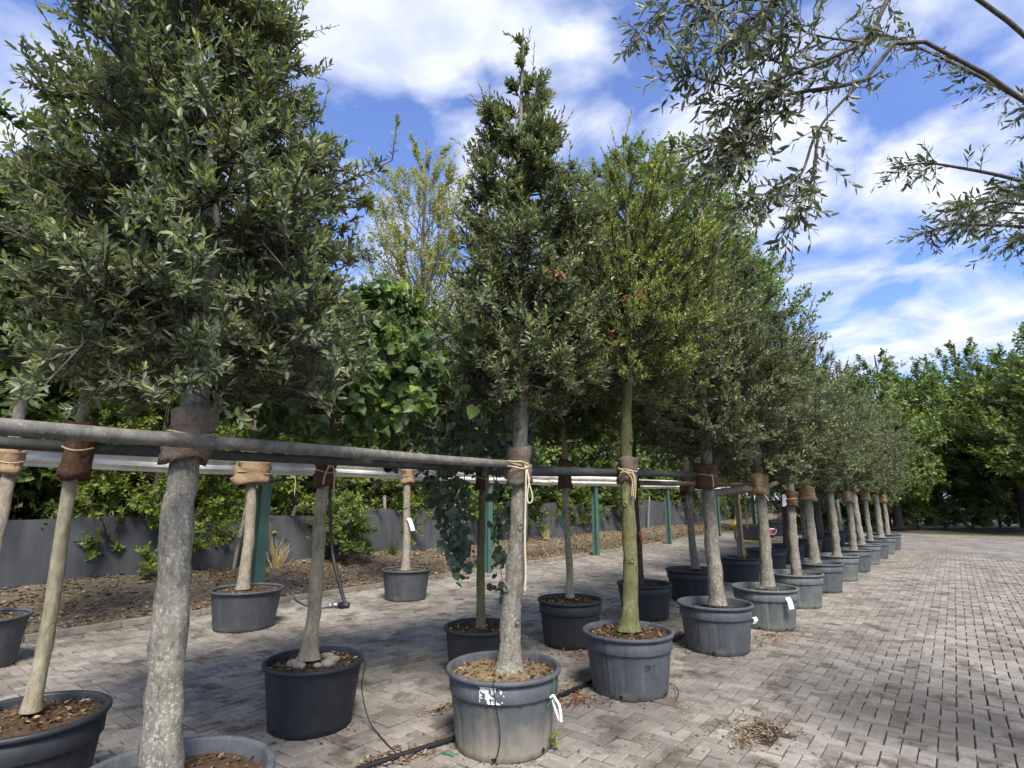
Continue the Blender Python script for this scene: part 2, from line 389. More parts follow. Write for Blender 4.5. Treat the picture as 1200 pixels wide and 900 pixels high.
# ------------------------------------------------------------------ pots: pixel data (centre x, front foot y), size
POTS = {  # key: (x, y front foot, rim radius, height)
 'A1': (590, 898, .405, .50), 'A2': (739, 824, .405, .50), 'A3': (842, 770, .415, .50), 'A4': (900, 740, .42, .50),
 'B1': (362, 868, .372, .455), 'B2': (562, 803, .355, .45), 'B3': (669, 763, .385, .50), 'B4': (757, 729, .395, .47),
 'B5': (815, 708, .46, .50), 'B6': (869, 684, .41, .48), 'C1': (285, 742, .46, .49), 'C2': (475, 706, .42, .49)}
BASE = {}
for k, (x, y, r, h) in POTS.items():
    p = gnd(x, y); d = p[:2]/hd(p); BASE[k] = np.array([*(p[:2]+d*r*.84), 0.])
BASE['A0'] = uv(1.20, 2.78)
# rows go on beyond the photograph's right edge
aU = [BASE['A4']@D + 1.85*i for i in range(1, 9)]; aV = BASE['A4']@N
bU = [BASE['B6']@D + 2.1*i for i in range(1, 7)]; bV = BASE['B6']@N
for i, u in enumerate(aU): BASE['A%d' % (5+i)] = uv(u, aV-.03*i)
for i, u in enumerate(bU): BASE['B%d' % (7+i)] = uv(u, bV-.02*i)
BASE['B0'] = uv(1.0, 4.15)
BASE['C0'] = uv(1.4, 7.95)

# ------------------------------------------------------------------ ground, paving, bank
g = obj('ground', mesh('ground', np.array([(-400, -400, -.06), (400, -400, -.06), (400, 400, -.06), (-400, 400, -.06)], float), [[(0, 1, 2, 3)]], M['ground'])); tag(g, kind='structure')
KV = 8.95                                             # the kerb's line across the rows
pv = np.array([uv(-14, -16, -.014), uv(34, -16, -.014), uv(34, KV, -.014), uv(-14, KV, -.014)])
paving = obj('paving', mesh('paving', pv, [[(0, 1, 2, 3)]], M['joint'])); tag(paving, kind='structure')
NEAR = 21.0
def brick_far():
    # beyond NEAR metres the single pavers are too small to tell apart: one sheet with the pattern in its material
    a0 = -16; q = []
    pts = [uv(NEAR+.5, a0, -.004), uv(34, a0, -.004), uv(34, KV-.02, -.004), uv(NEAR+.5, KV-.02, -.004)]
    o = obj('far_pavers', mesh('far_pavers', np.array(pts), [[(0, 1, 2, 3)]], M['paver_flat'], tint=[.5]*4), paving); tag(o, kind='stuff')
brick_far()
W = .1
i0, i1, j0, j1 = int(-6/W), int(NEAR/W)+6, int(-9/W), int((KV-.04)/W)
I, J = np.meshgrid(np.arange(i0, i1), np.arange(j0, j1), indexing='ij'); m4 = (I-J) % 4
hI, hJ = I[m4 == 0], J[m4 == 0]; vI, vJ = I[m4 == 3], J[m4 == 3]
cu = np.concatenate([(hI+1.0)*W, (vI+.5)*W]); cv = np.concatenate([(hJ+.5)*W, (vJ+1.0)*W]); rot = np.concatenate([np.zeros(len(hI)), np.ones(len(vI))])
cx, cyy = cu*D[0]+cv*N[0], cu*D[1]+cv*N[1]
dist = np.hypot(cx, cyy); az = np.degrees(np.arctan2(cx, cyy))
ok = (cu < NEAR+.5) & (cv < KV-.12) & (np.abs(az) < 52) & (dist > 1.6) & (cv > -8)
hole_c = gnd(893, 858)                               # a patch where pavers have sunk
hd_ = np.hypot(cx-hole_c[0], cyy-hole_c[1])
cu, cv, rot, cx, cyy, dist, hd_ = [a[ok] for a in (cu, cv, rot, cx, cyy, dist, hd_)]
nb = len(cu)
btint = np.clip(rng.normal(.5, .27, nb)-.45*(rng.uniform(size=nb) < .06), 0, 1)
cu += rng.normal(0, .0016, nb); cv += rng.normal(0, .0016, nb)
bz = rng.normal(0, .0028, nb) - np.where(hd_ < .17, .02, 0)
def brick_template(jit, rg, n):
    lx, ly = .1-.0042, .05-.0042; b = .005
    T = np.array([(sx*lx, sy*ly, -.03) for sx, sy in ((-1, -1), (1, -1), (1, 1), (-1, 1))] + [(sx*lx, sy*ly, -.006) for sx, sy in ((-1, -1), (1, -1), (1, 1), (-1, 1))]
                 + [(sx*(lx-b), sy*(ly-b), 0) for sx, sy in ((-1, -1), (1, -1), (1, 1), (-1, 1))])
    V = np.repeat(T[None], n, 0); V[:, 4:8, :2] += rg.normal(0, jit*.6, (n, 4, 2)); V[:, 8:, :2] += rg.normal(0, jit, (n, 4, 2)); V[:, 8:, 2] += rg.normal(0, jit*.5, (n, 4))
    return V
BF = np.array([(8, 9, 10, 11)] + [(k, (k+1) % 4, 4+(k+1) % 4, 4+k) for k in range(4)] + [(4+k, 4+(k+1) % 4, 8+(k+1) % 4, 8+k) for k in range(4)])
# the 300 largest in view become single parts
pz = np.array([proj((x, y, 0)) for x, y in zip(cx, cyy)])
inview = (pz[:, 0] > 262) & (pz[:, 0] < 940) & (pz[:, 1] < 905) & (pz[:, 2] > 0)
for k in BASE:
    inview &= np.hypot(cx-BASE[k][0], cyy-BASE[k][1]) > .42
order = np.argsort(np.where(inview, dist, 999)); single = np.zeros(nb, bool); single[order[:300]] = True
def place(V, cu, cv, rot, z, tilt):
    a = np.where(rot > .5, math.pi/2, 0.) + rng.normal(0, .008, len(cu)); c, s = np.cos(a)[:, None], np.sin(a)[:, None]
    X = V[:, :, 0]*c - V[:, :, 1]*s + cu[:, None]; Y = V[:, :, 0]*s + V[:, :, 1]*c + cv[:, None]
    Z = V[:, :, 2] + z[:, None] + tilt[:, 0:1]*(X-cu[:, None]) + tilt[:, 1:2]*(Y-cv[:, None])
    return X[..., None]*D + Y[..., None]*N + Z[..., None]*UP
rest = ~single; nr = rest.sum()
Vb = place(brick_template(.0016, rng, nr), cu[rest], cv[rest], rot[rest], bz[rest], rng.normal(0, .008, (nr, 2)))
fb = (BF[None]+(np.arange(nr)*12)[:, None, None]).reshape(-1, 4)
o = obj('pavers_field', mesh('pavers_field', Vb.reshape(-1, 3), [fb], M['paver'], tint=np.repeat(btint[rest], 12)), paving); o.name = 'paver_field'; tag(o, kind='stuff')
bm_var = []
for k in range(16):
    V = brick_template(.0016, rng, 1)[0]; bm_var.append(mesh('brick', V, [BF], M['paver'], tint=np.full(12, (k+.5)/16)))
for q in np.where(single)[0]:
    b = obj('brick', bm_var[int(btint[q]*15.99)], paving, uv(cu[q], cv[q], bz[q]))
    b.rotation_euler = (rng.normal(0, .008), rng.normal(0, .008), (math.pi/2-ROW) + (math.pi/2 if rot[q] > .5 else 0) + rng.normal(0, .008))

# kerb: low concrete edging stones, 1 m each
kerb = empty('kerb', uv(0, KV)); tag(kerb, kind='structure')
for k in range(-6, 40):
    V, f = boxv(.006, .994, -.04, .04, -.05, .055); V = V + rng.normal(0, .004, V.shape)
    me = mesh('kerb_stone', V, f, M['kerb']); s = obj('kerb_stone', me, kerb, D*k); s.rotation_euler = (0, 0, math.pi/2-ROW)

# soil bank behind the kerb
def bank_h(u, v):
    t = np.clip((v-KV-.04)/2.6, 0, 1)
    return .03 + .30*t**1.3 + .035*np.sin(u*1.1+v*2)*t + .02*np.sin(u*2.9+v*3.7)*t
us = np.arange(-14, 62, .22); vs_ = np.concatenate([np.arange(KV+.04, 13.2, .16), [16, 24]])
U, Vv = np.meshgrid(us, vs_, indexing='ij'); Z = bank_h(U, Vv) + rng.normal(0, .010, U.shape)
PB = U[..., None]*D + Vv[..., None]*N + Z[..., None]*UP; nu, nv = U.shape
ii, jj = np.meshgrid(np.arange(nu-1), np.arange(nv-1), indexing='ij'); idx = ii*nv+jj
fbk = np.stack([idx, idx+nv, idx+nv+1, idx+1], -1).reshape(-1, 4)
bank = obj('soil_bank', mesh('soil_bank', PB.reshape(-1, 3), [fbk], M['bank'], smooth=True)); tag(bank, kind='structure')

# ------------------------------------------------------------------ leaves
TPL = {
 'lance': (np.array([(0, 0, 0), (.30, -.5, .10), (.72, -.38, .06), (1, 0, -.06), (.72, .38, .06), (.30, .5, .10)], float), [[(0, 1, 2, 3), (0, 3, 4, 5)]]),
 'round': (np.array([(0, 0, 0), (.18, -.42, .07), (.70, -.48, .05), (1, 0, -.07), (.70, .48, .05), (.18, .42, .07)], float), [[(0, 1, 2, 3), (0, 3, 4, 5)]]),
 'heart': (np.array([(.06, 0, 0), (-.03, -.24, .05), (.28, -.52, .10), (.68, -.34, .04), (1, 0, -.12), (.68, .34, .04), (.28, .52, .10), (-.03, .24, .05)], float), [[(0, 1, 2, 3, 4), (0, 4, 5, 6, 7)]]),
 'kite': (np.array([(0, 0, 0), (.42, -.5, .08), (1, 0, -.04), (.42, .5, .08)], float), [[(0, 1, 2), (0, 2, 3)]]),
}
def leaf_verts(L, shape, wr):
    T, fs = TPL[shape]; n = len(L['p']); T = T*np.array([1, wr, wr])
    side = norm(np.cross(L['n'], L['d'])); nn = np.cross(L['d'], side)
    s = L['l'][:, None, None]
    V = L['p'][:, None, :] + s*(T[None, :, 0:1]*L['d'][:, None, :] + T[None, :, 1:2]*side[:, None, :] + T[None, :, 2:3]*nn[:, None, :])
    k = len(T)
    faces = [(np.asarray(f)[None]+(np.arange(n)*k)[:, None, None]).reshape(-1, np.asarray(f).shape[1]) for f in fs]
    return V.reshape(-1, 3), faces, np.repeat(L['t'], k)
def cat(Ls): return {k: np.concatenate([L[k] for L in Ls]) for k in Ls[0]}
def sub(L, m): return {k: v[m] for k, v in L.items()}
def crown_obj(L, shape, wr, mat, parent, name='crown'):
    V, f, t = leaf_verts(L, shape, wr)
    return tag(obj(name, mesh(name, V, f, mat, tint=t), parent), kind='stuff')
def single_leaves(L, shape, wr, mat, parent, base, count=300, box=(262, 0, 940, 900), nvar=6):
    """the leaves that show largest become objects of their own; returns the rest"""
    Wp = L['p']+base; d = Wp-CP; z = d@fwv; px = 600+F*(d@rtv)/z; py = 450-F*(d@upv)/z
    inside = (px > box[0]) & (px < box[2]) & (py > box[1]) & (py < box[3]) & (z > .3)
    size = np.where(inside, L['l']*np.sqrt(np.abs(np.sum(norm(d)*L['n'], 1))+.15)/z**1.6, 0)
    pick = np.argsort(-size)[:count]; pick = pick[size[pick] > 0]
    T, fs = TPL[shape]; T = T*np.array([1, wr, wr])
    mes = [mesh('leaf', T, fs, mat, tint=np.full(len(T), (k+.5)/nvar)) for k in range(nvar)]
    for q in pick:
        dd = L['d'][q]; sd_ = norm(np.cross(L['n'][q], dd)); n_ = np.cross(dd, sd_); l = L['l'][q]
        o = obj('leaf', mes[min(nvar-1, int(L['t'][q]*nvar))], parent)
        o.matrix_basis = Matrix.Translation(L['p'][q]) @ Matrix(np.stack([dd, sd_, n_], 1).tolist()).to_4x4() @ Matrix.Scale(l, 4)
    m = np.ones(len(L['p']), bool); m[pick] = False
    return sub(L, m)
def shoots(P, Dr, Ls, nleaf, ll, rg, spread=(75, 25), young=.25, flat=0., tmean=.42):
    """leaves set round shoots: P (n,3) bases, Dr (n,3) directions, Ls (n,) lengths"""
    n = len(P); Dr = norm(Dr)
    a = norm(np.cross(Dr, norm(rg.normal(size=(n, 3))))); b = np.cross(Dr, a)
    t = (np.arange(nleaf)+.5)/nleaf
    ph = np.arange(nleaf)*2.4+0.0
    ph = ph[None] + rg.uniform(0, 6.28, (n, 1)) + rg.normal(0, .4, (n, nleaf))
    an = np.radians(spread[0]+(spread[1]-spread[0])*t)[None] + rg.normal(0, .22, (n, nleaf))
    rad = a[:, None]*np.cos(ph)[..., None] + b[:, None]*np.sin(ph)[..., None]
    d = norm(Dr[:, None]*np.cos(an)[..., None] + rad*np.sin(an)[..., None] - np.array([0, 0, flat]))
    nrm = Dr[:, None] + rg.normal(0, .35, (n, nleaf, 3)) + np.array([0, 0, .35]); nrm = norm(nrm - np.sum(nrm*d, -1, keepdims=True)*d)
    p = P[:, None] + Dr[:, None]*(Ls[:, None]*t[None])[..., None]
    l = ll*rg.uniform(.5, 1.28, (n, nleaf))*(1-.25*t[None]**2)
    yo = (rg.uniform(size=n) < young).astype(float)[:, None]
    tt = np.clip(tmean + rg.normal(0, .13, (n, 1)) + rg.normal(0, .14, (n, nleaf)) + yo*.38*np.clip(t[None]*1.6-.3, 0, 1), 0, 1)
    return dict(p=p.reshape(-1, 3), d=d.reshape(-1, 3), n=nrm.reshape(-1, 3), l=l.ravel(), t=tt.ravel())
def axis_fn(axis):
    A = np.asarray(axis, float)
    return lambda z: np.stack([np.interp(z, A[:, 2], A[:, 0]), np.interp(z, A[:, 2], A[:, 1]), np.asarray(z, float)], -1)
def grow(seed, axis, z0, prof, nprim, nsec, nsh, nleaf, shl, ll, elev=(15, 65), young=.25, sec=.42, spread=(75, 25), flat=0., tmean=.42, up=.35, inner=.2, droop=0., reach=.98, lobe=1., spikes=0):
    rg = np.random.default_rng(seed); ax = axis_fn(axis); top = np.asarray(axis)[-1][2]
    tz = np.array([p[0] for p in prof]); rz = np.array([p[1] for p in prof])
    tq = np.linspace(0, 1, 200); wq = np.cumsum(np.interp(tq, tz, rz)/rz.max()+.10); wq = (wq-wq[0])/(wq[-1]-wq[0])
    t = np.interp(np.sort((np.arange(nprim)+rg.uniform(0, 1, nprim))/nprim), wq, tq); azm = np.arange(nprim)*2.39996+rg.normal(0, .35, nprim)
    ph1, ph2 = rg.uniform(0, 6.28, 2)
    R = np.interp(t, tz, rz)*(1+lobe*(.16*np.sin(3*azm+ph1+5*t)+.13*np.sin(5*azm+ph2-9*t)))*rg.uniform(.78, 1.12, nprim)*reach
    el = np.radians(elev[0]+(elev[1]-elev[0])*t)+rg.normal(0, .12, nprim)
    ztip = z0+(top-z0)*t
    Lb = R/np.cos(np.clip(el, -.9, 1.25)); zb = np.clip(ztip-Lb*np.sin(el)*.9, z0*.96, top-.03)
    b0 = ax(zb); out = np.stack([np.cos(azm), np.sin(azm), 0*azm], -1)
    s5 = np.linspace(0, 1, 6)
    wob = rg.normal(0, .035, (nprim, 6, 3))*s5[None, :, None]
    P = b0[:, None] + (out*R[:, None])[:, None]*s5[None, :, None] + UP*((Lb*np.sin(el))[:, None]*(s5**1.15)[None]*.9 - droop*(R[:, None]*s5[None]**2))[..., None] + wob*R[:, None, None]*2
    r0 = .006+.010*R; PR = r0[:, None]*(1-.8*s5)[None]
    # secondaries
    n2 = nprim*nsec; pi = np.repeat(np.arange(nprim), nsec)
    s = rg.uniform(inner, 1.0, n2)**.8; k = np.minimum((s*5).astype(int), 4); f = s*5-k
    sb = P[pi, k]*(1-f)[:, None]+P[pi, k+1]*f[:, None]
    bd = norm(P[pi, -1]-P[pi, 0])
    sdv = norm(bd*.55+norm(rg.normal(size=(n2, 3)))*.75+UP*up+out[pi]*.25)
    sl = np.maximum(.02, sec*R[pi]*(1.2-.55*s)+.05*np.clip(R[pi]*3, 0, 1))*rg.uniform(.5, 1.15, n2)
    s3 = np.array([0, .5, 1.]); SP = sb[:, None]+sdv[:, None]*(sl[:, None]*s3[None])[..., None]+UP*(s3**2*.08)[None, :, None]*(1 if droop == 0 else -1)*sl[:, None, None]
    SR = np.array([.0055, .004, .002])[None]*np.ones((n2, 1))*(1+R.mean()*.3)
    # shoots
    n3 = n2*nsh; q = np.repeat(np.arange(n2), nsh); f = rg.uniform(.2, 1., n3)
    hp = SP[q, 0]*(1-f)[:, None]+SP[q, 2]*f[:, None]
    hdv = norm(sdv[q]*.55+norm(rg.normal(size=(n3, 3)))*.62+UP*up*1.1+out[pi][q]*.35-UP*droop*.6)
    rel = np.clip(R[pi][q]/(.45*rz.max()), .3, 1)
    keep = rg.uniform(size=n3) < np.clip(R[pi][q]/(.40*rz.max()), .16, 1); q, hp, hdv, rel = q[keep], hp[keep], hdv[keep], rel[keep]; n3 = len(q)
    hdv = norm(hdv+UP*(1-rel)[:, None]*1.2)
    L = shoots(hp, hdv, shl*rg.uniform(.6, 1.3, n3)*rel**.5, nleaf, ll, rg, spread, young, flat, tmean)
    if spikes:                                           # long young shoots that break the outline
        q = rg.integers(0, n2, spikes); q = q[s[q] > .55]
        kp = SP[q, 2]; kd = norm(out[pi][q]*.45+UP*.75+norm(rg.normal(size=(len(q), 3)))*.35); kl = rg.uniform(.16, .34, len(q))
        L = cat([L, shoots(kp, kd, kl, 14, ll*.95, rg, (65, 20), .9, 0., tmean+.05)])
        SP = np.concatenate([SP, np.stack([kp, kp+kd*kl[:, None]*.5, kp+kd*kl[:, None]], 1)]); SR = np.concatenate([SR, np.tile([.003, .0025, .0015], (len(q), 1))])
    return dict(P=P, PR=PR, SP=SP, SR=SR, L=L, hp=hp, hd=hdv, shl=shl)
def limbs_obj(G, mat, parent, twigs=True, name='branch_framework'):
    mb = MB(); mb.add(*tubes(G['P'], G['PR'], 5))
    mb.add(*tubes(G['SP'], G['SR'], 3))
    if twigs:
        P = np.stack([G['hp'], G['hp']+G['hd']*G['shl']*.9], 1); mb.add(*tubes(P, np.full((len(P), 2), .0016), 3))
    return tag(mb.build(name, mat, parent, True), kind='stuff')
def trunk_obj(axis, z1, r0, r1, mat, parent, seed=1, flare=1.5, knots=.10, name='trunk', top_r=.006, ztop=None, sides=16):
    rg = np.random.default_rng(seed); ax = axis_fn(axis); zt = ztop or np.asarray(axis)[-1][2]
    z0 = np.asarray(axis)[0][2]
    z = np.concatenate([np.linspace(z0, z1, 60), np.linspace(z1, zt, 14)[1:]])
    c = ax(z); c[:, :2] += np.stack([np.sin(z*3.1+seed), np.cos(z*2.7+seed*2)], -1)*.010*np.minimum(1, (z-z0)*2)[:, None]
    r = np.interp(z, [z0, z0+.06, z0+.22, z1, zt], [r0*flare, r0*(1+(flare-1)*.45), r0, r1, top_r])
    th = np.arange(sides)*2*math.pi/sides
    Pn = np.stack([np.repeat(z[:, None]*9, sides, 1), np.cos(th)[None]*2+0*z[:, None], np.sin(th)[None]*2+0*z[:, None]], -1)
    rr = r[:, None]*(1+knots*vnoise(Pn, 1., seed)+knots*.8*np.clip(vnoise(Pn, 2.1, seed+4)-.35, 0, 1)*2+rg.normal(0, .012, (len(z), sides)))
    V = np.stack([c[:, None, 0]+rr*np.cos(th), c[:, None, 1]+rr*np.sin(th), c[:, None, 2]+0*rr], -1).reshape(-1, 3)
    K = len(z); k, j = np.meshgrid(np.arange(K-1), np.arange(sides), indexing='ij'); j2 = (j+1) % sides
    q = np.stack([k*sides+j, k*sides+j2, (k+1)*sides+j2, (k+1)*sides+j], -1).reshape(-1, 4)
    return obj(name, mesh(name, V, [q], mat, smooth=True), parent)

# ------------------------------------------------------------------ plant pots
def pot_mesh_parts(root, kind, Rr, h, mat, seed=0, holes=True, soil='soil', soil_drop=.07, chips=260, stave=True, moss=False):
    rg = np.random.default_rng(seed); rb = Rr*.80; rw = Rr*.945
    seg = 120
    grooves = 20
    def rad(th, k):
        if not stave: return 1+0*th
        x = (th*grooves/(2*math.pi)) % 1.0
        return 1-.016*np.exp(-((np.minimum(x, 1-x))/.07)**2)+.004*np.abs(np.sin(th*10+.6))+.004*np.cos(th*2+seed)
    zc = h*.705                                         # lower edge of the collar
    if kind == 'collar':
        zs = np.array([0, .012, .1, .22, .35, .48, .6, .705])*h
        prof = [(rb*.97, 0)] + [(rb+(rw*.95-rb)*(z/zc), z) for z in zs[1:]]
        b = MB(); V, f = lathe(prof, seg, rad); b.add(V, f)
        bo = b.build('body', mat, root, True)
        cp = [(rw*.93, zc), (rw*.985, zc+.004), (rw*.992, zc+.012), (rw*1.0, h-.03), (rw*.965, h-.025), (rw*.93, zc-.02)]
        MB().add(*lathe(cp, seg, lambda th, k: 1+.003*np.cos(th*2+seed))).build('collar', mat, root, True)
    else:
        zs = np.array([.012, .1, .3, .5, .7, .9])*h
        prof = [(rb*.97, 0)] + [(rb+(rw-rb)*(z/h), z) for z in zs] + [(rw, h-.02), (rw*.96, h-.02)]
        MB().add(*lathe(prof, seg, (lambda th, k: 1+.004*np.cos(th*2+seed)))).build('body', mat, root, True)
    # rolled lip and inner wall
    rr = .030 if kind != 'tub' else .02
    lip = [(Rr-rr*1.15, h-.032), (Rr-.004, h-.030), (Rr, h-.018), (Rr-.003, h-.005), (Rr-.011, h), (Rr-rr, h-.001), (Rr-rr-.006, h-.012), (Rr*.915-.01, h-.10), (Rr*.86-.012, h*.45)]
    MB().add(*lathe(lip, seg, lambda th, k: 1+.003*np.cos(th*2+seed))).build('rim', mat, root, True)
    # compost
    zsol = h-soil_drop; Rs = Rr*.905
    n = 26; rad_, ang = np.meshgrid(np.linspace(.001, 1, 14), np.arange(n)*2*math.pi/n, indexing='ij')
    X = rad_*Rs*np.cos(ang); Y = rad_*Rs*np.sin(ang); Zs = zsol+.025*(1-rad_)+.012*vnoise(np.stack([X, Y, 0*X], -1), 14, seed)+rg.normal(0, .004, X.shape)
    V = np.stack([X, Y, Zs], -1).reshape(-1, 3); ii, jj = np.meshgrid(np.arange(13), np.arange(n), indexing='ij'); j2 = (jj+1) % n
    MB().add(V, [np.stack([ii*n+jj, (ii+1)*n+jj, (ii+1)*n+j2, ii*n+j2], -1).reshape(-1, 4)]).build('compost', M[soil], root, True)
    if chips:
        a = rg.uniform(0, 6.28, chips); q = np.sqrt(rg.uniform(0, 1, chips))*Rs*.97
        p = np.stack([q*np.cos(a), q*np.sin(a), zsol+.025*(1-q/Rs)+rg.uniform(.004, .016, chips)], -1)
        L = dict(p=p, d=norm(rg.normal(size=(chips, 3))*[1, 1, .35]), n=norm(rg.normal(size=(chips, 3))*.5+UP), l=rg.uniform(.012, .045, chips), t=rg.uniform(0, 1, chips)**1.1)
        tag(crown_obj(L, 'kite', .55, M['chip'], root, 'bark_mulch'), kind='stuff')
    if holes:
        for k in range(6):
            a = 6.28*k/6+seed*.9+rg.normal(0, .1); r = rb*1.002+.004; w = .016+.004*rg.uniform()
            tt = np.linspace(0, 2*math.pi, 9)[:-1]; pts = [((r)*math.cos(a+w/r*math.cos(q)*rg.uniform(.8, 1.1)), (r)*math.sin(a+w/r*math.cos(q)), .030+.017*math.sin(q)*rg.uniform(.8, 1.1)) for q in tt]
            V = np.array(pts); V2 = V.copy(); V2[:, :2] *= .96
            MB().add(np.vstack([V, V2]), [np.array([[0, 1, 2, 3, 4, 5, 6, 7]])[:, ::1], np.array([(i, i+8, (i+1) % 8+8, (i+1) % 8) for i in range(8)])]).build('drain_hole', M['hole'], root)  # no opening: a raised disc painted black for the shade within
    return root
def front_ang(c, off=0.): return math.atan2(-c[1], -c[0])+off
def make_pot(key, label, kind='collar', mat='pot_old', group=None, **kw):
    c = BASE[key]; Rr, h = POTS[key][2:4] if key in POTS else (.41, .5)
    root = empty('plant_pot', c, 0); tag(root, label, 'plant pot', group)
    pot_mesh_parts(root, kind, Rr, h, M[mat], seed=abs(hash(key)) % 7 if False else sum(map(ord, key)) % 17, **kw)
    return root
GP = 'plant pots on the paving'
pot = {}
pot['A1'] = make_pot('A1', 'grey pot with torn white sticker on its collar and beige dusty lower half', 'collar', 'pot_dusty', GP, soil='soil_dry', soil_drop=.06, chips=420)
pot['A2'] = make_pot('A2', 'grey collared pot with faint capital letters scratched on its side', 'collar', 'pot_old', GP, soil_drop=.045, chips=520)
pot['A3'] = make_pot('A3', 'grey pot with staved sides, small white tag at its rim, low soil', 'collar', 'pot_old', GP, soil_drop=.10)
pot['A4'] = make_pot('A4', 'greenish grey staved pot with a folded white tag hanging on its side', 'collar', 'pot_green', GP, soil_drop=.09)
pot['B1'] = make_pot('B1', 'smooth black pot with stones round the pale mossy trunk', 'round', 'pot_black', GP, soil_drop=.05, chips=500)
pot['B2'] = make_pot('B2', 'black pot of the weeping round-leaved tree, behind the pot with the torn sticker', 'round', 'pot_black', GP, soil_drop=.05, chips=420)
pot['B3'] = make_pot('B3', 'black pot with brown bark mulch holding the thin trunk with green tape', 'collar', 'pot_black', GP, soil_drop=.045, chips=420)
pot['B4'] = make_pot('B4', 'black pot holding the dark thin trunk with an orange ribbon', 'collar', 'pot_black2', GP, soil_drop=.07)
pot['B5'] = make_pot('B5', 'wide black pot behind the pot with the small white tag', 'collar', 'pot_black2', GP, soil_drop=.05)
pot['B6'] = make_pot('B6', 'black pot with an orange bamboo cane beside its trunk', 'collar', 'pot_black2', GP, soil_drop=.08)
pot['C1'] = make_pot('C1', 'broad grey tub by the kerb beside the rusty green post', 'tub', 'pot_tub', GP, stave=False, soil_drop=.05, holes=False)
pot['C2'] = make_pot('C2', 'broad grey tub on the path in front of the shade net, standing alone', 'tub', 'pot_tub', GP, stave=False, soil_drop=.05, holes=False)
pot['A0'] = make_pot('A0', 'grey pot of the big holm oak that leans over, at the cut edge of the row', 'collar', 'pot_old', GP, soil_drop=.07)
pot['A0']['label'] = 'grey pot of the large holm oak, next to the black stone-filled pot'

# the torn sticker, the scratched letters
def surf(key, ang, z, off=.0015):
    Rr, h = POTS[key][2:4]; rw = Rr*.945; zc = h*.705; rb = Rr*.8
    r = rw*(.992+.008*(z-zc)/(h-zc)) if z > zc else rb+(rw*.95-rb)*(z/zc)+.002
    return np.array([(r+off)*math.cos(ang), (r+off)*math.sin(ang), z])
rs = np.random.default_rng(5); V = []; fq = []; a0 = front_ang(BASE['A1']); h = POTS['A1'][3]
na, nz = 64, 30
def lattice(n, m):
    g_ = rs.uniform(0, 1, (n+2, m+2))
    def fn(x, y):
        i, j = int(x*n), int(y*m); f, h_ = x*n-i, y*m-j
        return (g_[i, j]*(1-f)+g_[i+1, j]*f)*(1-h_)+(g_[i, j+1]*(1-f)+g_[i+1, j+1]*f)*h_
    return fn
l1, l2 = lattice(7, 4), lattice(18, 8)
for i in range(na+1):
    for j in range(nz+1):
        V.append(surf('A1', a0-.42+.44*i/na, h*.73+(h*.20)*j/nz, .003))
for i in range(na):
    for j in range(nz):
        x, y = i/na, j/nz
        w = .55*l1(x, y)+.45*l2(x, y)-.16*max(0, x-.45)*(1+y)-(.25 if (y < .3 and x < .3) else 0)
        if y > .9 and x < .62: w += .3
        if w > .455: k = i*(nz+1)+j; fq.append((k, k+nz+1, k+nz+2, k+1))
tag(obj('sticker', mesh('sticker', np.array(V), [np.array(fq)], M['white_tag']), pot['A1']), 'torn white printed sticker')
a0 = front_ang(BASE['A2'])
M['scratch'] = plain('scratch', (.035, .036, .038), .8)
def strokes(key, parent, lines, ang0, z0, sx, sz, r=.0028):
    for ln in lines:
        P = [surf(key, ang0+x*sx, z0+y*sz, .001) for x, y in ln]
        tube_obj('letter_stroke', P, r, M['scratch'], parent, 5, 14)
O_ = [(.5+.42*math.cos(t), .5+.5*math.sin(t)) for t in np.linspace(0, 6.28, 10)]
strokes('A2', pot['A2'], [O_, ], a0+.36, .245, .085, .045)
strokes('A2', pot['A2'], [[(0, 0), (0, .5), (0, 1)], [(0, 1), (.6, .95), (.6, .55), (0, .5)]], a0+.47, .243, .085, .045)
strokes('A2', pot['A2'], [[(0, 1), (.5, 1), (1, 1)], [(.5, 1), (.5, .5), (.5, 0)]], a0+.57, .24, .085, .05)
# stones in the black pot
for k in range(9):
    a = -2.6+k*.7+rng.normal(0, .15); q = .10+.05*rng.uniform(); rr = .028+.022*rng.uniform()
    th = rng.normal(size=(1, 3)); S, f = lathe([(.001, -1), (.7, -.7), (1, 0), (.75, .6), (.001, .9)], 9)
    S = S*(1+.16*np.sin(S[:, :1]*5+k)*np.cos(S[:, 1:2]*4))*rr*np.array([1.2, .9, .75])
    MB().add(S+np.array([q*math.cos(a), q*math.sin(a), POTS['B1'][3]-.018]), f).build('stone', M['stone'], pot['B1'], True)

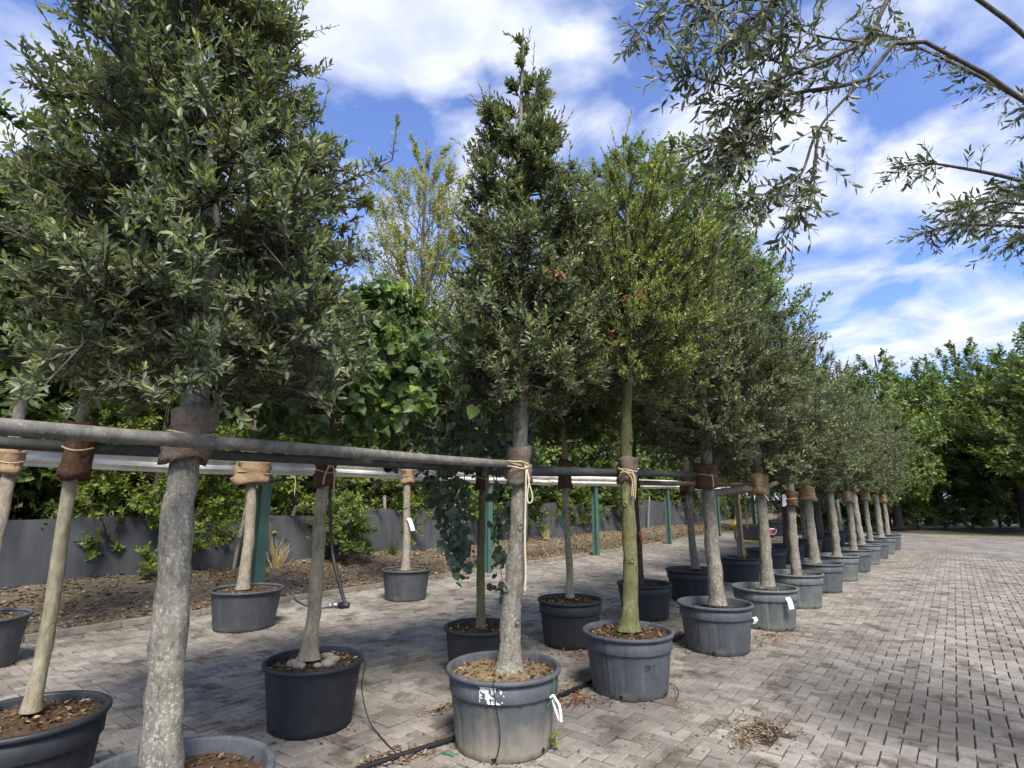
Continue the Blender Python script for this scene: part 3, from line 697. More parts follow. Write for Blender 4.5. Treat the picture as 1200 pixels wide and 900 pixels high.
# ------------------------------------------------------------------ trees
def axis_px(key, pts, z_first=None):
    """tree axis through photo pixels, at the pot's own distance; local to the pot's foot"""
    b = BASE[key]; d = hd(b); out = []
    for (x, y) in pts:
        out.append(at(x, y, d)-b)
    return np.array(out)
def tree(name, key, label, group, z=None):
    o = empty(name, BASE[key]); tag(o, label, 'tree', group); return o
def wrap(parent, axis, z0, z1, r, mat, seed=0, squash=(1, 1), rz=0.):
    rg = np.random.default_rng(seed); ax = axis_fn(axis); seg = 22; zs = np.linspace(z0, z1, 9); V = []
    th = np.arange(seg)*2*math.pi/seg
    for k, zz_ in enumerate(zs):
        pinch = 1-(.16 if squash[0] == 1 else .03)*math.exp(-((k-4.2)/1.0)**2)+.05*math.sin(k*1.9+seed)
        rr = r*pinch*(1+.10*np.sin(th*3+seed+k*.5)+.06*np.sin(th*7+k)+rg.normal(0, .045, seg))
        x = rr*np.cos(th)*squash[0]; y = rr*np.sin(th)*squash[1]; c = ax(np.array([zz_]))[0]
        V.append(np.stack([c[0]+x*math.cos(rz)-y*math.sin(rz), c[1]+x*math.sin(rz)+y*math.cos(rz), zz_+.018*np.sin(th*2+seed)*(1 if k in (0, 8) else .3)+0*x], -1))
    ci = ax(np.array([z1]))[0]; V.append(np.stack([ci[0]+r*.6*np.cos(th), ci[1]+r*.6*np.sin(th), z1-.03+0*th], -1))
    cb = ax(np.array([z0]))[0]; V.insert(0, np.stack([cb[0]+r*.6*np.cos(th), cb[1]+r*.6*np.sin(th), z0+.03+0*th], -1))
    K = len(V); k, j = np.meshgrid(np.arange(K-1), np.arange(seg), indexing='ij'); j2 = (j+1) % seg
    q = np.stack([k*seg+j, k*seg+j2, (k+1)*seg+j2, (k+1)*seg+j], -1).reshape(-1, 4)
    o = obj('burlap_wrap', mesh('burlap_wrap', np.concatenate(V), [q], mat, smooth=True), parent)
    for zz_ in (z0+(z1-z0)*.5,):
        P = [ax(np.array([zz_]))[0]+np.array([(r*.90+.006)*squash[0]*math.cos(t)*math.cos(rz)-(r*.9+.006)*squash[1]*math.sin(t)*math.sin(rz), (r*.9+.006)*squash[0]*math.cos(t)*math.sin(rz)+(r*.9+.006)*squash[1]*math.sin(t)*math.cos(rz), .012*math.sin(2*t)]) for t in np.linspace(0, 6.4, 16)]
        tube_obj('tie_cord', P, .006, M['rope'], o, 5, 30)
    return o
GT = 'holm oaks in pots along the near pole'
ILEX = dict(spread=(78, 22), up=.38, spikes=260, inner=.12)

# A1: the tall narrow holm oak in the middle
ax1 = axis_px('A1', [(596, 792), (598, 740), (604, 650), (608, 560), (611, 470), (613, 380), (612, 250), (611, 120), (612, 34)])
t1 = tree('holm_oak', 'A1', 'tall narrow holm oak with pointed top and white-speckled trunk', GT)
trunk_obj(ax1, 2.35, .072, .052, M['bark_lichen'], t1, 3, 1.85, .19)
z0 = axis_px('A1', [(610, 488)])[0][2]
prof1 = [(0, .34), (.07, .50), (.18, .57), (.30, .52), (.40, .50), (.52, .43), (.62, .36), (.74, .27), (.80, .17), (.86, .06), (1, .012)]
G = grow(11, ax1, z0, [(a_, b_*.93) for a_, b_ in prof1], 120, 11, 5, 9, .10, .052, elev=(-12, 66), sec=.42, young=.42, tmean=.42, **ILEX)
limbs_obj(G, M['bark_twig'], t1)
Lr = single_leaves(G['L'], 'lance', .36, M['ilex_grey'], t1, BASE['A1'], 300)
crown_obj(Lr, 'lance', .36, M['ilex_grey'], t1)
wrap(t1, ax1, axis_px('A1', [(607, 568)])[0][2], axis_px('A1', [(607, 524)])[0][2], .095, M['burlap'], 2)
# A2: broad, olive green
ax2 = axis_px('A2', [(737, 738), (738, 690), (737, 620), (735, 545), (733, 470), (735, 400), (738, 300), (733, 210), (730, 158)])
t2 = tree('holm_oak', 'A2', 'broad olive-green holm oak with mossy yellowish trunk', GT)
trunk_obj(ax2, 2.5, .072, .055, M['bark_moss'], t2, 5, 1.6, .15)
z0 = axis_px('A2', [(733, 474)])[0][2]
prof2 = [(0, .5), (.08, .80), (.2, .93), (.38, .93), (.655, .78), (.78, .60), (.86, .40), (.91, .17), (.94, .04), (1, .02)]
G = grow(22, ax2, z0, prof2, 150, 12, 4, 8, .09, .045, elev=(-12, 70), sec=.36, young=.35, tmean=.47, spread=(70, 20), up=.5, spikes=240, inner=.12)
limbs_obj(G, M['bark_twig'], t2)
crown_obj(single_leaves(G['L'], 'lance', .38, M['ilex_olive'], t2, BASE['A2'], 300), 'lance', .38, M['ilex_olive'], t2)
wrap(t2, ax2, axis_px('A2', [(735, 566)])[0][2], axis_px('A2', [(735, 537)])[0][2], .092, M['burlap'], 5)
def withered(parent, key, x, y, off, seed, n=3):
    rg = np.random.default_rng(seed); P = np.array([at(x, y, hd(BASE[key])+off)-BASE[key]]*n)+rg.normal(0, .03, (n, 3))
    L = shoots(P, norm(rg.normal(size=(n, 3))*.5-UP*.6), np.full(n, .07), 7, .05, rg, (70, 30), .2, 0., .55); L['n'] = -L['n']
    tag(crown_obj(L, 'lance', .42, M['red_leaf'], parent, 'withered_shoot'), 'withered reddish brown leaves')
withered(t1, 'A1', 614, 456, -.16, 1); withered(t1, 'A1', 655, 315, -.42, 2, 4); withered(t2, 'A2', 737, 345, -.7, 3, 4); withered(t2, 'A2', 716, 400, -.8, 4)
def scars(parent, axis, r, mat, spec):
    ax = axis_fn(axis)
    for z, a, w in spec:
        c = ax(np.array([z]))[0]; o = np.array([math.cos(a), math.sin(a), 0]); t_ = np.array([-math.sin(a), math.cos(a), 0]); V = []
        for rr, dd in ((1.3, -.012), (1.1, .010), (.75, .013), (.55, .004), (.02, .003)):
            V += [c+o*(r+dd)+(t_*math.cos(q)+UP*1.25*math.sin(q))*w*rr*(1+.12*math.sin(3*q+z*9)) for q in np.linspace(0, 6.283, 13)[:-1]]
        f = [(k*12+j, k*12+(j+1) % 12, (k+1)*12+(j+1) % 12, (k+1)*12+j) for k in range(4) for j in range(12)]
        obj('pruning_scar', mesh('pruning_scar', np.array(V), [np.array(f)], mat, smooth=True), parent)
scars(t1, ax1, .066, M['bark_lichen_low'], [(1.02, -2.4, .024), (1.45, -1.2, .02), (.80, -.9, .017), (2.2, -1.8, .02)])
scars(t2, ax2, .064, M['bark_moss'], [(1.1, -1.4, .020), (1.6, -2.2, .018), (2.2, -1.0, .02)])
# A3
ax3 = axis_px('A3', [(841, 708), (838, 660), (833, 610), (827, 560), (826, 520), (828, 460), (834, 380), (840, 300), (842, 272)])
t3 = tree('holm_oak', 'A3', 'holm oak with crooked speckled trunk in the pot with the small white tag', GT)
trunk_obj(ax3, 2.4, .080, .06, M['bark_lichen'], t3, 8, 1.3, .16)
z0 = axis_px('A3', [(826, 545)])[0][2]
prof3 = [(0, .45), (.1, .85), (.25, .98), (.45, 1.0), (.62, .86), (.78, .6), (.9, .34), (1, .06)]
G = grow(33, ax3, z0, prof3, 120, 11, 4, 9, .09, .05, elev=(-8, 68), sec=.38, young=.35, tmean=.44, **ILEX)
limbs_obj(G, M['bark_twig'], t3); crown_obj(G['L'], 'lance', .40, M['ilex_grey'], t3)
wrap(t3, ax3, axis_px('A3', [(827, 572)])[0][2], axis_px('A3', [(827, 543)])[0][2], .13, M['coir'], 8)
# A4 and the ones behind it along the row
ax4 = axis_px('A4', [(900, 686), (897, 640), (892, 600), (888, 560), (886, 520), (886, 470), (886, 400), (884, 350)])
t4 = tree('holm_oak', 'A4', 'holm oak with pale lichen-flecked trunk in the greenish grey pot', GT)
trunk_obj(ax4, 2.4, .082, .062, M['bark_lichen'], t4, 9, 1.3, .12)
z0 = axis_px('A4', [(888, 560)])[0][2]
prof4 = [(0, .45), (.12, .75), (.3, .80), (.5, .80), (.7, .64), (.88, .36), (1, .06)]
G = grow(44, ax4, z0, prof4, 100, 10, 4, 8, .09, .053, elev=(-5, 68), sec=.40, young=.35, tmean=.46, **ILEX)
limbs_obj(G, M['bark_twig'], t4, False); crown_obj(G['L'], 'lance', .42, M['ilex_grey'], t4)
wrap(t4, ax4, 1.70, 1.98, .13, M['card'], 12)

# A0: the large holm oak at the near end; its crown reaches over the black pot
b0 = BASE['A0']; d0 = hd(b0)
ax0 = np.array([[-.03, 0, .42], [-.07, -.02, 1.0], [-.10, -.03, 1.6], [-.08, 0, 2.1], [-.08, .03, 2.6], [-.16, .05, 3.2], [-.30, .05, 4.0], [-.45, .03, 5.0], [-.55, .0, 5.9]])
t0 = tree('holm_oak', 'A0', 'large grey-green holm oak with the thickest trunk, its crown hanging down to the rails', GT)
trunk_obj(ax0, 2.4, .075, .058, M['bark_lichen'], t0, 4, 1.5, .12)
prof0 = [(0, .62), (.08, .74), (.2, .74), (.4, .72), (.55, .56), (.7, .46), (.85, .36), (1, .12)]
G = grow(55, ax0, 2.02, [(a_, b_*.9) for a_, b_ in prof0], 140, 12, 5, 10, .10, .050, elev=(-28, 55), sec=.46, young=.40, tmean=.40, **ILEX)
limbs_obj(G, M['bark_twig'], t0)
crown_obj(single_leaves(G['L'], 'lance', .36, M['ilex_grey'], t0, b0, 300), 'lance', .36, M['ilex_grey'], t0)
wrap(t0, ax0, 1.82, 2.08, .10, M['burlap'], 3)

# B1: large heart-shaped leaves
axb1 = axis_px('B1', [(362, 772), (368, 700), (374, 640), (379, 580), (384, 530), (388, 480), (392, 400), (394, 330)])
tb1 = tree('broadleaf_tree', 'B1', 'small tree with big heart-shaped leaves and straight mossy trunk', 'slim trees along the second pole')
trunk_obj(axb1, 2.2, .052, .042, M['bark_pale'], tb1, 12, 1.6, .14)
zb = axis_px('B1', [(384, 508)])[0][2]
profb1 = [(0, .60), (.1, .85), (.3, 1.0), (.55, .95), (.8, .6), (1, .15)]
G = grow(66, axb1, zb, profb1, 46, 9, 3, 5, .14, .098, elev=(5, 50), sec=.42, young=.35, tmean=.42, spread=(85, 50), flat=.75, up=.1)
limbs_obj(G, M['bark_dark'], tb1, True)
crown_obj(single_leaves(G['L'], 'heart', .92, M['big_leaf'], tb1, BASE['B1'], 300), 'heart', .92, M['big_leaf'], tb1)
wrap(tb1, axb1, axis_px('B1', [(382, 570)])[0][2], axis_px('B1', [(384, 536)])[0][2], .085, M['coir'], 21)

# B2: weeping tree with round leaves
axb2 = axis_px('B2', [(563, 738), (564, 680), (565, 620), (565, 560), (562, 500), (556, 450), (550, 415)])
tb2 = tree('weeping_tree', 'B2', 'weeping tree with strands of round dark leaves hanging over the rails', 'slim trees along the second pole')
trunk_obj(axb2, 2.2, .042, .032, M['bark_moss'], tb2, 14, 1.3, .08)
rg = np.random.default_rng(77); strands = []; d2 = hd(BASE['B2']); b2 = BASE['B2']
top2 = axb2[-1]
def px2(x, y, dd=0.): return at(x, y, d2+dd)-b2
for (pts) in ([(545, 425), (525, 440), (515, 500), (518, 560), (530, 620), (535, 665)], [(548, 430), (560, 450), (578, 520), (583, 590), (585, 650), (592, 705)], [(545, 430), (512, 450), (500, 520), (503, 570), (510, 590)],
              [(548, 425), (530, 460), (533, 540), (536, 600), (545, 640)], [(548, 430), (538, 455), (545, 540), (540, 610), (546, 670)], [(545, 430), (520, 455), (525, 540), (520, 600), (528, 650)],
              [(545, 425), (515, 430), (490, 470), (485, 530)], [(550, 425), (575, 440), (590, 490), (592, 540)]):
    strands.append(smooth_poly([px2(x, y, rg.normal(-.12, .12)) for x, y in pts], 20))
for k in range(44):
    a = k*2.4+rg.normal(0, .3); r = rg.uniform(.25, .85); zt = top2[2]-rg.uniform(-.15, .45); ln = rg.uniform(.5, 1.15)
    s = top2*np.array([1, 1, 0]); o = np.array([math.cos(a), math.sin(a), 0])
    strands.append(smooth_poly([s+UP*(zt-.1), s+o*r*.5+UP*(zt+.18), s+o*r+UP*(zt-.05), s+o*(r+.08)+UP*(zt-ln*.6), s+o*(r+.06)+UP*max(zt-ln, 1.95)], 20))
S = np.array(strands); mb = MB().add(*tubes(S, np.linspace(.008, .0025, 20)[None]*np.ones((len(S), 1)), 4)); tag(mb.build('strand_framework', M['bark_dark'], tb2, True), kind='stuff')
P = S[:, 3:].reshape(-1, 3); Tn = norm(np.gradient(S, axis=1))[:, 3:].reshape(-1, 3)
P = np.concatenate([P]+[S[:8, 4:].reshape(-1, 3)]*2); Tn = np.concatenate([Tn]+[norm(np.gradient(S, axis=1))[:8, 4:].reshape(-1, 3)]*2)
Ls = []
for rep in range(3):
    n = len(P); pj = P+rg.normal(0, .045, P.shape); dd = norm(rg.normal(size=(n, 3))*[1, 1, .25]-UP*.55+Tn*.25)
    nn = norm(np.cross(dd, norm(rg.normal(size=(n, 3))))*.6+np.stack([rg.normal(0, .4, n), rg.normal(-.5, .4, n), np.full(n, .7)], -1)); nn = norm(nn-np.sum(nn*dd, 1, keepdims=True)*dd)
    Ls.append(dict(p=pj, d=dd, n=nn, l=.075*rg.uniform(.6, 1.2, n), t=np.clip(rg.normal(.45, .2, n), 0, 1)))
L = cat(Ls)
crown_obj(single_leaves(L, 'round', 1.0, M['round_leaf'], tb2, b2, 300), 'round', 1.0, M['round_leaf'], tb2)
wrap(tb2, axb2, px2(565, 573)[2], px2(565, 548)[2], .07, M['coir'], 25)

# B3 .. B6, C1, C2: slim trees with ordinary green crowns
def slim(key, name, label, axpx, r, bark, z0px, prof, seed, leafmat, ll, n=(60, 8, 4, 7), wr=.55, shape='lance', wrapr=.085, wrapmat='coir', elev=(10, 65), wz=None, squash=(1, 1), tm=.45, group='slim trees along the second pole', yg=.25):
    ax = axis_px(key, axpx); t = tree(name, key, label, group)
    trunk_obj(ax, 2.6, r, r*.8, M[bark], t, seed, 1.35, .09)
    G = grow(seed, ax, axis_px(key, [z0px])[0][2], prof, *n, .12, ll, elev=elev, young=yg, sec=.42, spread=(80, 35), flat=.2, tmean=tm)
    limbs_obj(G, M['bark_dark'], t, False); crown_obj(G['L'], shape, wr, M[leafmat], t)
    if wz: wrap(t, ax, axis_px(key, [wz[0]])[0][2], axis_px(key, [wz[1]])[0][2], wrapr, M[wrapmat], seed, squash, math.pi/2-ROW)
    return t, ax
P5 = [(0, .35), (.15, .65), (.4, .8), (.7, .62), (1, .12)]
tb3, axb3 = slim('B3', 'field_tree', 'slim dark-leaved tree with thin trunk and a green tape tied round it', [(668, 700), (667, 650), (664, 600), (662, 550), (660, 500), (656, 450), (652, 340)], .042, 'bark_pale', (660, 520), P5, 101, 'dark_leaf', .075, wz=((663, 573), (662, 540)))
tb4, axb4 = slim('B4', 'field_tree', 'slim tree with dark brown trunk and orange ribbon', [(751, 690), (750, 640), (746, 600), (743, 560), (742, 520), (742, 470), (745, 360)], .042, 'bark_dark', (742, 520), P5, 102, 'dark_leaf', .075, wz=((744, 572), (743, 554)))
tb5, axb5 = slim('B5', 'field_tree', 'tree with brownish speckled trunk in the wide black pot', [(815, 666), (811, 630), (807, 590), (804, 550), (802, 500), (800, 430), (800, 340)], .062, 'bark_lichen_low', (803, 530), P5, 103, 'green_leaf', .07, wz=((806, 578), (805, 555)), wrapr=.12)
tb6, axb6 = slim('B6', 'field_tree', 'tree tied to an orange bamboo cane in a black pot', [(868, 652), (866, 620), (863, 590), (861, 560), (861, 530), (862, 470), (866, 380)], .055, 'bark_lichen_low', (861, 545), P5, 104, 'green_leaf', .07, wz=((862, 578), (861, 560)), wrapr=.1)
tc1, axc1 = slim('C1', 'field_tree', 'tree with pale tan trunk in the tub beside the rusty green post', [(285, 690), (290, 640), (294, 590), (297, 545), (298, 500), (300, 400), (302, 250)], .072, 'bark_tan', (299, 480), [(0, .35), (.15, .8), (.4, 1.1), (.7, .9), (1, .2)], 105, 'green_leaf', .085, n=(60, 9, 4, 7), wz=((295, 568), (297, 540)), wrapr=.16, wrapmat='card', squash=(1.5, .8), group='trees in tubs along the guard rail')
tc2, axc2 = slim('C2', 'field_tree', 'tree with pale trunk, white tag and green band in the lone tub', [(475, 668), (476, 630), (477, 590), (478, 560), (479, 520), (481, 440), (484, 330)], .068, 'bark_tan', (480, 490), [(0, .35), (.15, .75), (.4, 1.0), (.7, .8), (1, .15)], 106, 'green_leaf', .075, n=(60, 9, 4, 7), wz=((478, 567), (478, 550)), wrapr=.11, wrapmat='card', group='trees in tubs along the guard rail')

# copies further along the rows and at their near ends
def clone(src, key, label, rz, sc, name=None):
    c = copy_tree(src); c.location = BASE[key]; c.rotation_euler = (0, 0, rz); c.scale = (sc*(1+.1*math.sin(rz*3)), sc*(1+.1*math.cos(rz*5)), sc); c.rotation_euler = (.025*math.sin(rz*7), .025*math.cos(rz*4), rz); c['label'] = label
    return c
ordn = ['fifth', 'sixth', 'seventh', 'eighth', 'ninth', 'tenth', 'eleventh', 'twelfth']
for i in range(8):
    k = 'A%d' % (5+i); src = t4 if i % 2 else t3
    c = clone(src, k, 'holm oak %s in the row after the one with the greenish grey pot' % ['first', 'second', 'third', 'fourth', 'fifth', 'sixth', 'seventh', 'eighth'][i], 1.1+i*1.7, [.86, .95, 1.0, .92, 1.02, .95, 1., .9][i])
    p = copy_tree(pot['A3' if i % 2 else 'A4']); p.location = BASE[k]; p.rotation_euler = (0, 0, i*1.3)
    p['label'] = 'grey staved pot %s in the row after the greenish grey pot' % ['first', 'second', 'third', 'fourth', 'fifth', 'sixth', 'seventh', 'eighth'][i]
for i in range(6):
    k = 'B%d' % (7+i)
    if k not in ('B8', 'B10'): c = clone(tb5 if i % 2 else tb6, k, 'slim tree %s in the row after the bamboo-caned tree' % ['first', 'second', 'third', 'fourth', 'fifth', 'sixth'][i], .7+i*1.9, [1.0, .95, 1.05, .9, 1., 1.][i])
    p = copy_tree(pot['B6' if i % 2 else 'B5']); p.location = BASE[k]; p.rotation_euler = (0, 0, i*1.1)
    p['label'] = 'black pot %s in the row after the bamboo-caned pot' % ['first', 'second', 'third', 'fourth', 'fifth', 'sixth'][i]
c = clone(tb3, 'B0', 'slim dark-leaved tree before the big-leaved one on the second pole', 2.0, 1.0)
p = copy_tree(pot['B3']); p.location = BASE['B0']; p['label'] = 'black mulched pot before the stone-filled pot in the second row'
c = clone(tc2, 'C0', 'tree in a tub before the rusty green post', 2.2, 1.0)
p = copy_tree(pot['C2']); p.location = BASE['C0']; p['label'] = 'broad grey tub before the rusty green post'

# ------------------------------------------------------------------ rails, posts, fence
GV, GZ = 8.60, 2.17                                   # guard rail: line and height
posts_px = [(308, 600), (572, 620), (698, 620), (783, 610), (841, 600), (883, 600)]
pu = [float(hitv(x, y, GV)@D) for x, y in posts_px]
pu = [pu[0]-6.0] + pu
rail = empty('guard_rail', uv(pu[0], GV)); tag(rail, 'galvanised W-beam guard rail on green steel posts along the kerb', 'guard rail')
wprof = np.array([(-.155, .0), (-.15, .03), (-.12, .045), (-.085, .075), (-.05, .075), (-.02, .02), (.02, .02), (.05, .075), (.085, .075), (.12, .045), (.15, .03), (.155, .0)])
def beam(u0, u1, off, sag):
    n = 16; us_ = np.linspace(u0, u1, n); V = []
    for u in us_:
        s = off+.015*math.sin(u*1.3)+sag*math.sin((u-u0)/(u1-u0)*math.pi)
        V += [uv(u, GV-y-.08, GZ+z+s) for z, y in wprof] + [uv(u, GV-y-.08+.006, GZ+z+s) for z, y in wprof[::-1]]
    K = 24; i, j = np.meshgrid(np.arange(n-1), np.arange(K), indexing='ij'); j2 = (j+1) % K
    q = np.stack([i*K+j, (i+1)*K+j, (i+1)*K+j2, i*K+j2], -1).reshape(-1, 4)
    caps = np.array([list(range(K)), [x+(n-1)*K for x in range(K)][::-1]])
    return MB().add(np.array(V)-uv(pu[0], GV), [q, caps])
ub = [pu[0]-2.0, 4.0, 8.2, 12.4, 16.6, 20.8, 25.0, 29.2, 33.4]
for a, b_ in zip(ub[:-1], ub[1:]): beam(a, b_+.12, rng.normal(0, .012), -.01).build('beam_section', M['galv'], rail)
for u in pu:
    w, th = .075, .012
    pr = np.array([(-w, -w), (w, -w), (w, -w+th), (th/2, -w+th), (th/2, w-th), (w, w-th), (w, w), (-w, w), (-w, w-th), (-th/2, w-th), (-th/2, -w+th), (-w, -w+th)])
    V = np.array([(x, y, z) for z in (-.05, GZ+.10) for x, y in pr]); n = 12
    q = [(i, (i+1) % n, (i+1) % n+n, i+n) for i in range(n)]
    p = MB().add(V, [np.array(q), np.array([list(range(n, 2*n))]), np.array([list(range(n))[::-1]])]).build('green_post', M['green_paint'], rail, False, uv(u-pu[0], 0))
    p.rotation_euler = (0, 0, math.pi/2-ROW)
# poles tied between the trees
def pole(P0, P1, r, mat, label, sag=.02, group='poles the trees are tied to'):
    P0, P1 = np.array(P0), np.array(P1); n = 26; t = np.linspace(0, 1, n)
    P = P0+(P1-P0)*t[:, None]; P[:, 2] -= sag*np.sin(t*math.pi); P[:, 2] += .003*np.sin(t*13); P[:, :2] += (.003*np.sin(t*11))[:, None]
    c = P[0].copy(); o = empty('support_pole', c); tag(o, label, 'pole', group)
    ln = np.linalg.norm(P1-P0)
    rr = r*(1.06-.14*t)+rng.normal(0, r*.02, n)
    V, f = tubes((P-c)[None], rr[None], 12); obj('shaft', mesh('shaft', V, f, mat, smooth=True), o)
    for e, k in ((0, 0), (-1, 1)):
        dv = norm(P[1]-P[0]); s = -1 if k == 0 else 1
        V2, f2 = tubes(np.array([[P[e]-c+dv*s*.0, P[e]-c+dv*s*.006]]), np.array([[rr[e]*1.0, rr[e]*.86]]), 12, True); obj('cut_end', mesh('cut_end', V2, f2, M['wood_grey']), o)
    return o
def axat(key, ax, z): return axis_fn(ax)(np.array([z]))[0]+BASE[key]
zA = 1.97
pA1 = at(599, 544, hd(axat('A1', ax1, 1.97))-.05)
pL = hitv(263, 517, 2.60)
dirA = norm(pA1-pL); P_start = pL-dirA*2.2
pole(P_start, pA1, .031, M['pole_grey'], 'pale weathered pole with a blunt end at the tall narrow oak', .01)
q0 = at(603, 551, hd(BASE['A1'])+.10); q1 = at(822, 556, hd(BASE['A3'])+.06)
pole(q0, q1, .036, M['pole_dark'], 'dark mossy pole running from the tall narrow oak to the crooked-trunk oak', .0)
q0 = at(833, 579, hd(BASE['A3'])+.08); q1 = at(882, 573, hd(BASE['A4'])-.02)
pole(q0, q1, .045, M['pole_brown'], 'thick brown pole between the crooked-trunk oak and the next oak', -.01)
q0 = at(890, 574, hd(BASE['A4'])+.05); q1 = BASE['A5']+np.array([-.05, .1, 1.93])
pole(q0, q1, .04, M['pole_brown'], 'greenish brown pole past the greenish grey pot', .0)
q0 = BASE['A5']+np.array([.0, .1, 1.95]); q1 = BASE['A12']+np.array([0, .1, 1.95])
pole(q0, q1, .04, M['pole_dark'], 'dark pole along the last oaks of the near row', .0)
b_l = hitv(263, 532, 4.02); b_e = at(598, 551, hd(BASE['B2'])+.02); db = norm(b_e-b_l)
pole(b_l-db*2.4, b_e, .034, M['pole_dark'], 'thin dark pole of the second row, ending at the weeping tree', .01)
q0 = at(560, 553, hd(BASE['B2'])+.10); q1 = at(758, 557, hd(BASE['B4'])+.1)
pole(q0, q1, .034, M['pole_dark'], 'dark pole of the second row, from the weeping tree to the orange ribbon', .0)
q0 = at(744, 566, hd(BASE['B4'])-.06); q1 = at(842, 567, hd(BASE['B5'])+1.0)
pole(q0, q1, .038, M['pole_grey'], 'grey-brown pole of the second row past the orange ribbon', .0)
q0 = at(826, 569, hd(BASE['B5'])+.4); q1 = at(905, 566, hd(BASE['B7']))
pole(q0, q1, .038, M['pole_brown'], 'brown pole of the second row by the bamboo cane', .0)

# shade net fence
FV = 11.55
fence = empty('shade_net_fence', uv(0, FV)); tag(fence, 'dark grey shade-net fence on wooden stakes along the soil bank', 'fence')
seg_u = np.arange(-6, 46, 2.6)
for a, b_ in zip(seg_u[:-1], seg_u[1:]):
    n, mz = 15, 9; V = []
    for i in range(n):
        u = a+(b_-a)*i/(n-1)
        zt = 1.34+.05*math.sin(u*.8)+.04*math.sin(u*2.3)+.012*max(0, u-8)-.05*math.sin(i/(n-1)*math.pi)
        zb_ = bank_h(u, FV)-.05
        for j in range(mz):
            z = zb_+(zt-zb_)*j/(mz-1); w = .04*math.sin(u*1.7+z*2)+.025*math.sin(u*5.1+z*3)
            V.append(uv(u, w, z))
    i, j = np.meshgrid(np.arange(n-1), np.arange(mz-1), indexing='ij'); k = i*mz+j
    MB().add(np.array(V), [np.stack([k, k+mz, k+mz+1, k+1], -1).reshape(-1, 4)]).build('net_panel', M['net'], fence, True)
for u in seg_u:
    h_ = 1.55+.18*rng.normal()
    P = np.array([uv(u+.03*k*rng.normal()*.3, .10, -.1+(h_+.1)*k/5) for k in range(6)])
    tube_obj('stake', P, [.045, .042, .04], M['wood_grey'], fence, 8, raw=True)
for x, y in ((537, 600), (278, 610), (758, 600)):
    p = hitv(x, y, FV-.16); u = p@D
    tube_obj('stake', [uv(u, -.16, -.1), uv(u+.05, -.2, .8), uv(u+.16, -.26, 1.75)], .04, M['wood_grey'], fence, 8, 8)

# ------------------------------------------------------------------ background vegetation
def shrub(seed, Hh, Rr, mat, ll, n=(46, 9, 4, 7), wr=.6, z0=.15, shape='kite', tm=.45, elev=(0, 70), prof=None, name='hedge_shrub', yg=.3, shl=.16, reach=.9):
    ax = np.array([(0, 0, 0), (.05, .03, Hh*.5), (0, 0, Hh)]); o = empty(name, (0, 0, -50))
    pr = prof or [(0, Rr*.75), (.2, Rr), (.6, Rr*.95), (.85, Rr*.6), (1, Rr*.15)]
    G = grow(seed, ax, z0, pr, *n, shl, ll, elev=elev, young=yg, sec=.45, spread=(80, 35), flat=.15, tmean=tm, inner=.3, reach=reach)
    trunk_obj(ax, Hh*.5, .07*Hh/4, .05*Hh/4, M['bark_dark'], o, seed, 1.3, .08)
    limbs_obj(G, M['bark_dark'], o, False); crown_obj(G['L'], shape, wr, M[mat], o)
    return o
used = {}
def put(src, p, rz, sc, label, cat_, group):
    o = copy_tree(src) if used.get(src.name) else src
    used[src.name] = True; o.location = p; o.rotation_euler = (0, 0, rz); o.scale = sc if isinstance(sc, tuple) else (sc,)*3
    tag(o, label, cat_, group); return o
hs = [shrub(201, 3.6, 1.5, 'green_leaf', .10, n=(70, 10, 4, 7)), shrub(202, 4.2, 1.6, 'lime_leaf', .10, n=(70, 10, 4, 7)), shrub(203, 4.4, 1.7, 'dark_leaf', .11, n=(70, 10, 4, 7))]
seq = [1, 0, 1, 1, 0, 1, 0, 0, 2, 0, 1, 0, 0, 1, 0, 0, 1, 0, 0, 2]
for i in range(20):
    u = 1.0+i*1.75 if i < 12 else 22+(i-12)*2.6
    k = seq[i]; p = uv(u+rng.normal(0, .2), 12.75+rng.normal(0, .25), .25)
    put(hs[k], p, i*1.31, .85+.25*rng.uniform(), ['mid-green hedge shrub behind the shade-net fence', 'yellow-green hedge shrub behind the shade-net fence', 'dark green hedge shrub behind the shade-net fence'][k], 'shrub', ['mid-green hedge shrubs', 'yellow-green hedge shrubs', 'dark hedge shrubs'][k])
# bush hanging over the net
sb = shrub(204, 1.55, .62, 'green_leaf', .075, n=(46, 8, 3, 7), yg=.5, name='overhanging_bush'); p = hitv(398, 655, 11.1)
put(sb, np.array([p[0], p[1], .22]), .4, 1.0, 'leafy green bush growing in front of the shade net by the black riser pipe', 'shrub', None)
# second rank: tall dark trees
def bigtree(seed, Hh, Rr, mat, ll, z0, n, prof=None, name='tall_tree', wr=.65, elev=(5, 60), bark='bark_dark', tm=.45, yg=.25, shl=.3, sec=.42, lobe=1., up=.35, rt=.16, shape='kite', reach=.85):
    ax = np.array([(0, 0, 0), (.1, .05, Hh*.4), (-.05, .1, Hh*.7), (0, 0, Hh)]); o = empty(name, (0, 0, -50))
    pr = prof or [(0, Rr*.6), (.2, Rr*.95), (.45, Rr), (.7, Rr*.8), (.9, Rr*.42), (1, Rr*.12)]
    G = grow(seed, ax, z0, pr, *n, shl, ll, elev=elev, young=yg, sec=sec, spread=(80, 35), flat=.15, tmean=tm, lobe=lobe, up=up, reach=reach)
    G['PR'] = G['PR']*(1.2 if Hh < 12.5 else 1.0)
    trunk_obj(ax, Hh*.55, rt, rt*.6, M[bark], o, seed, 1.3, .08, top_r=.02)
    limbs_obj(G, M[bark], o, False); crown_obj(G['L'], shape, wr, M[mat], o)
    return o
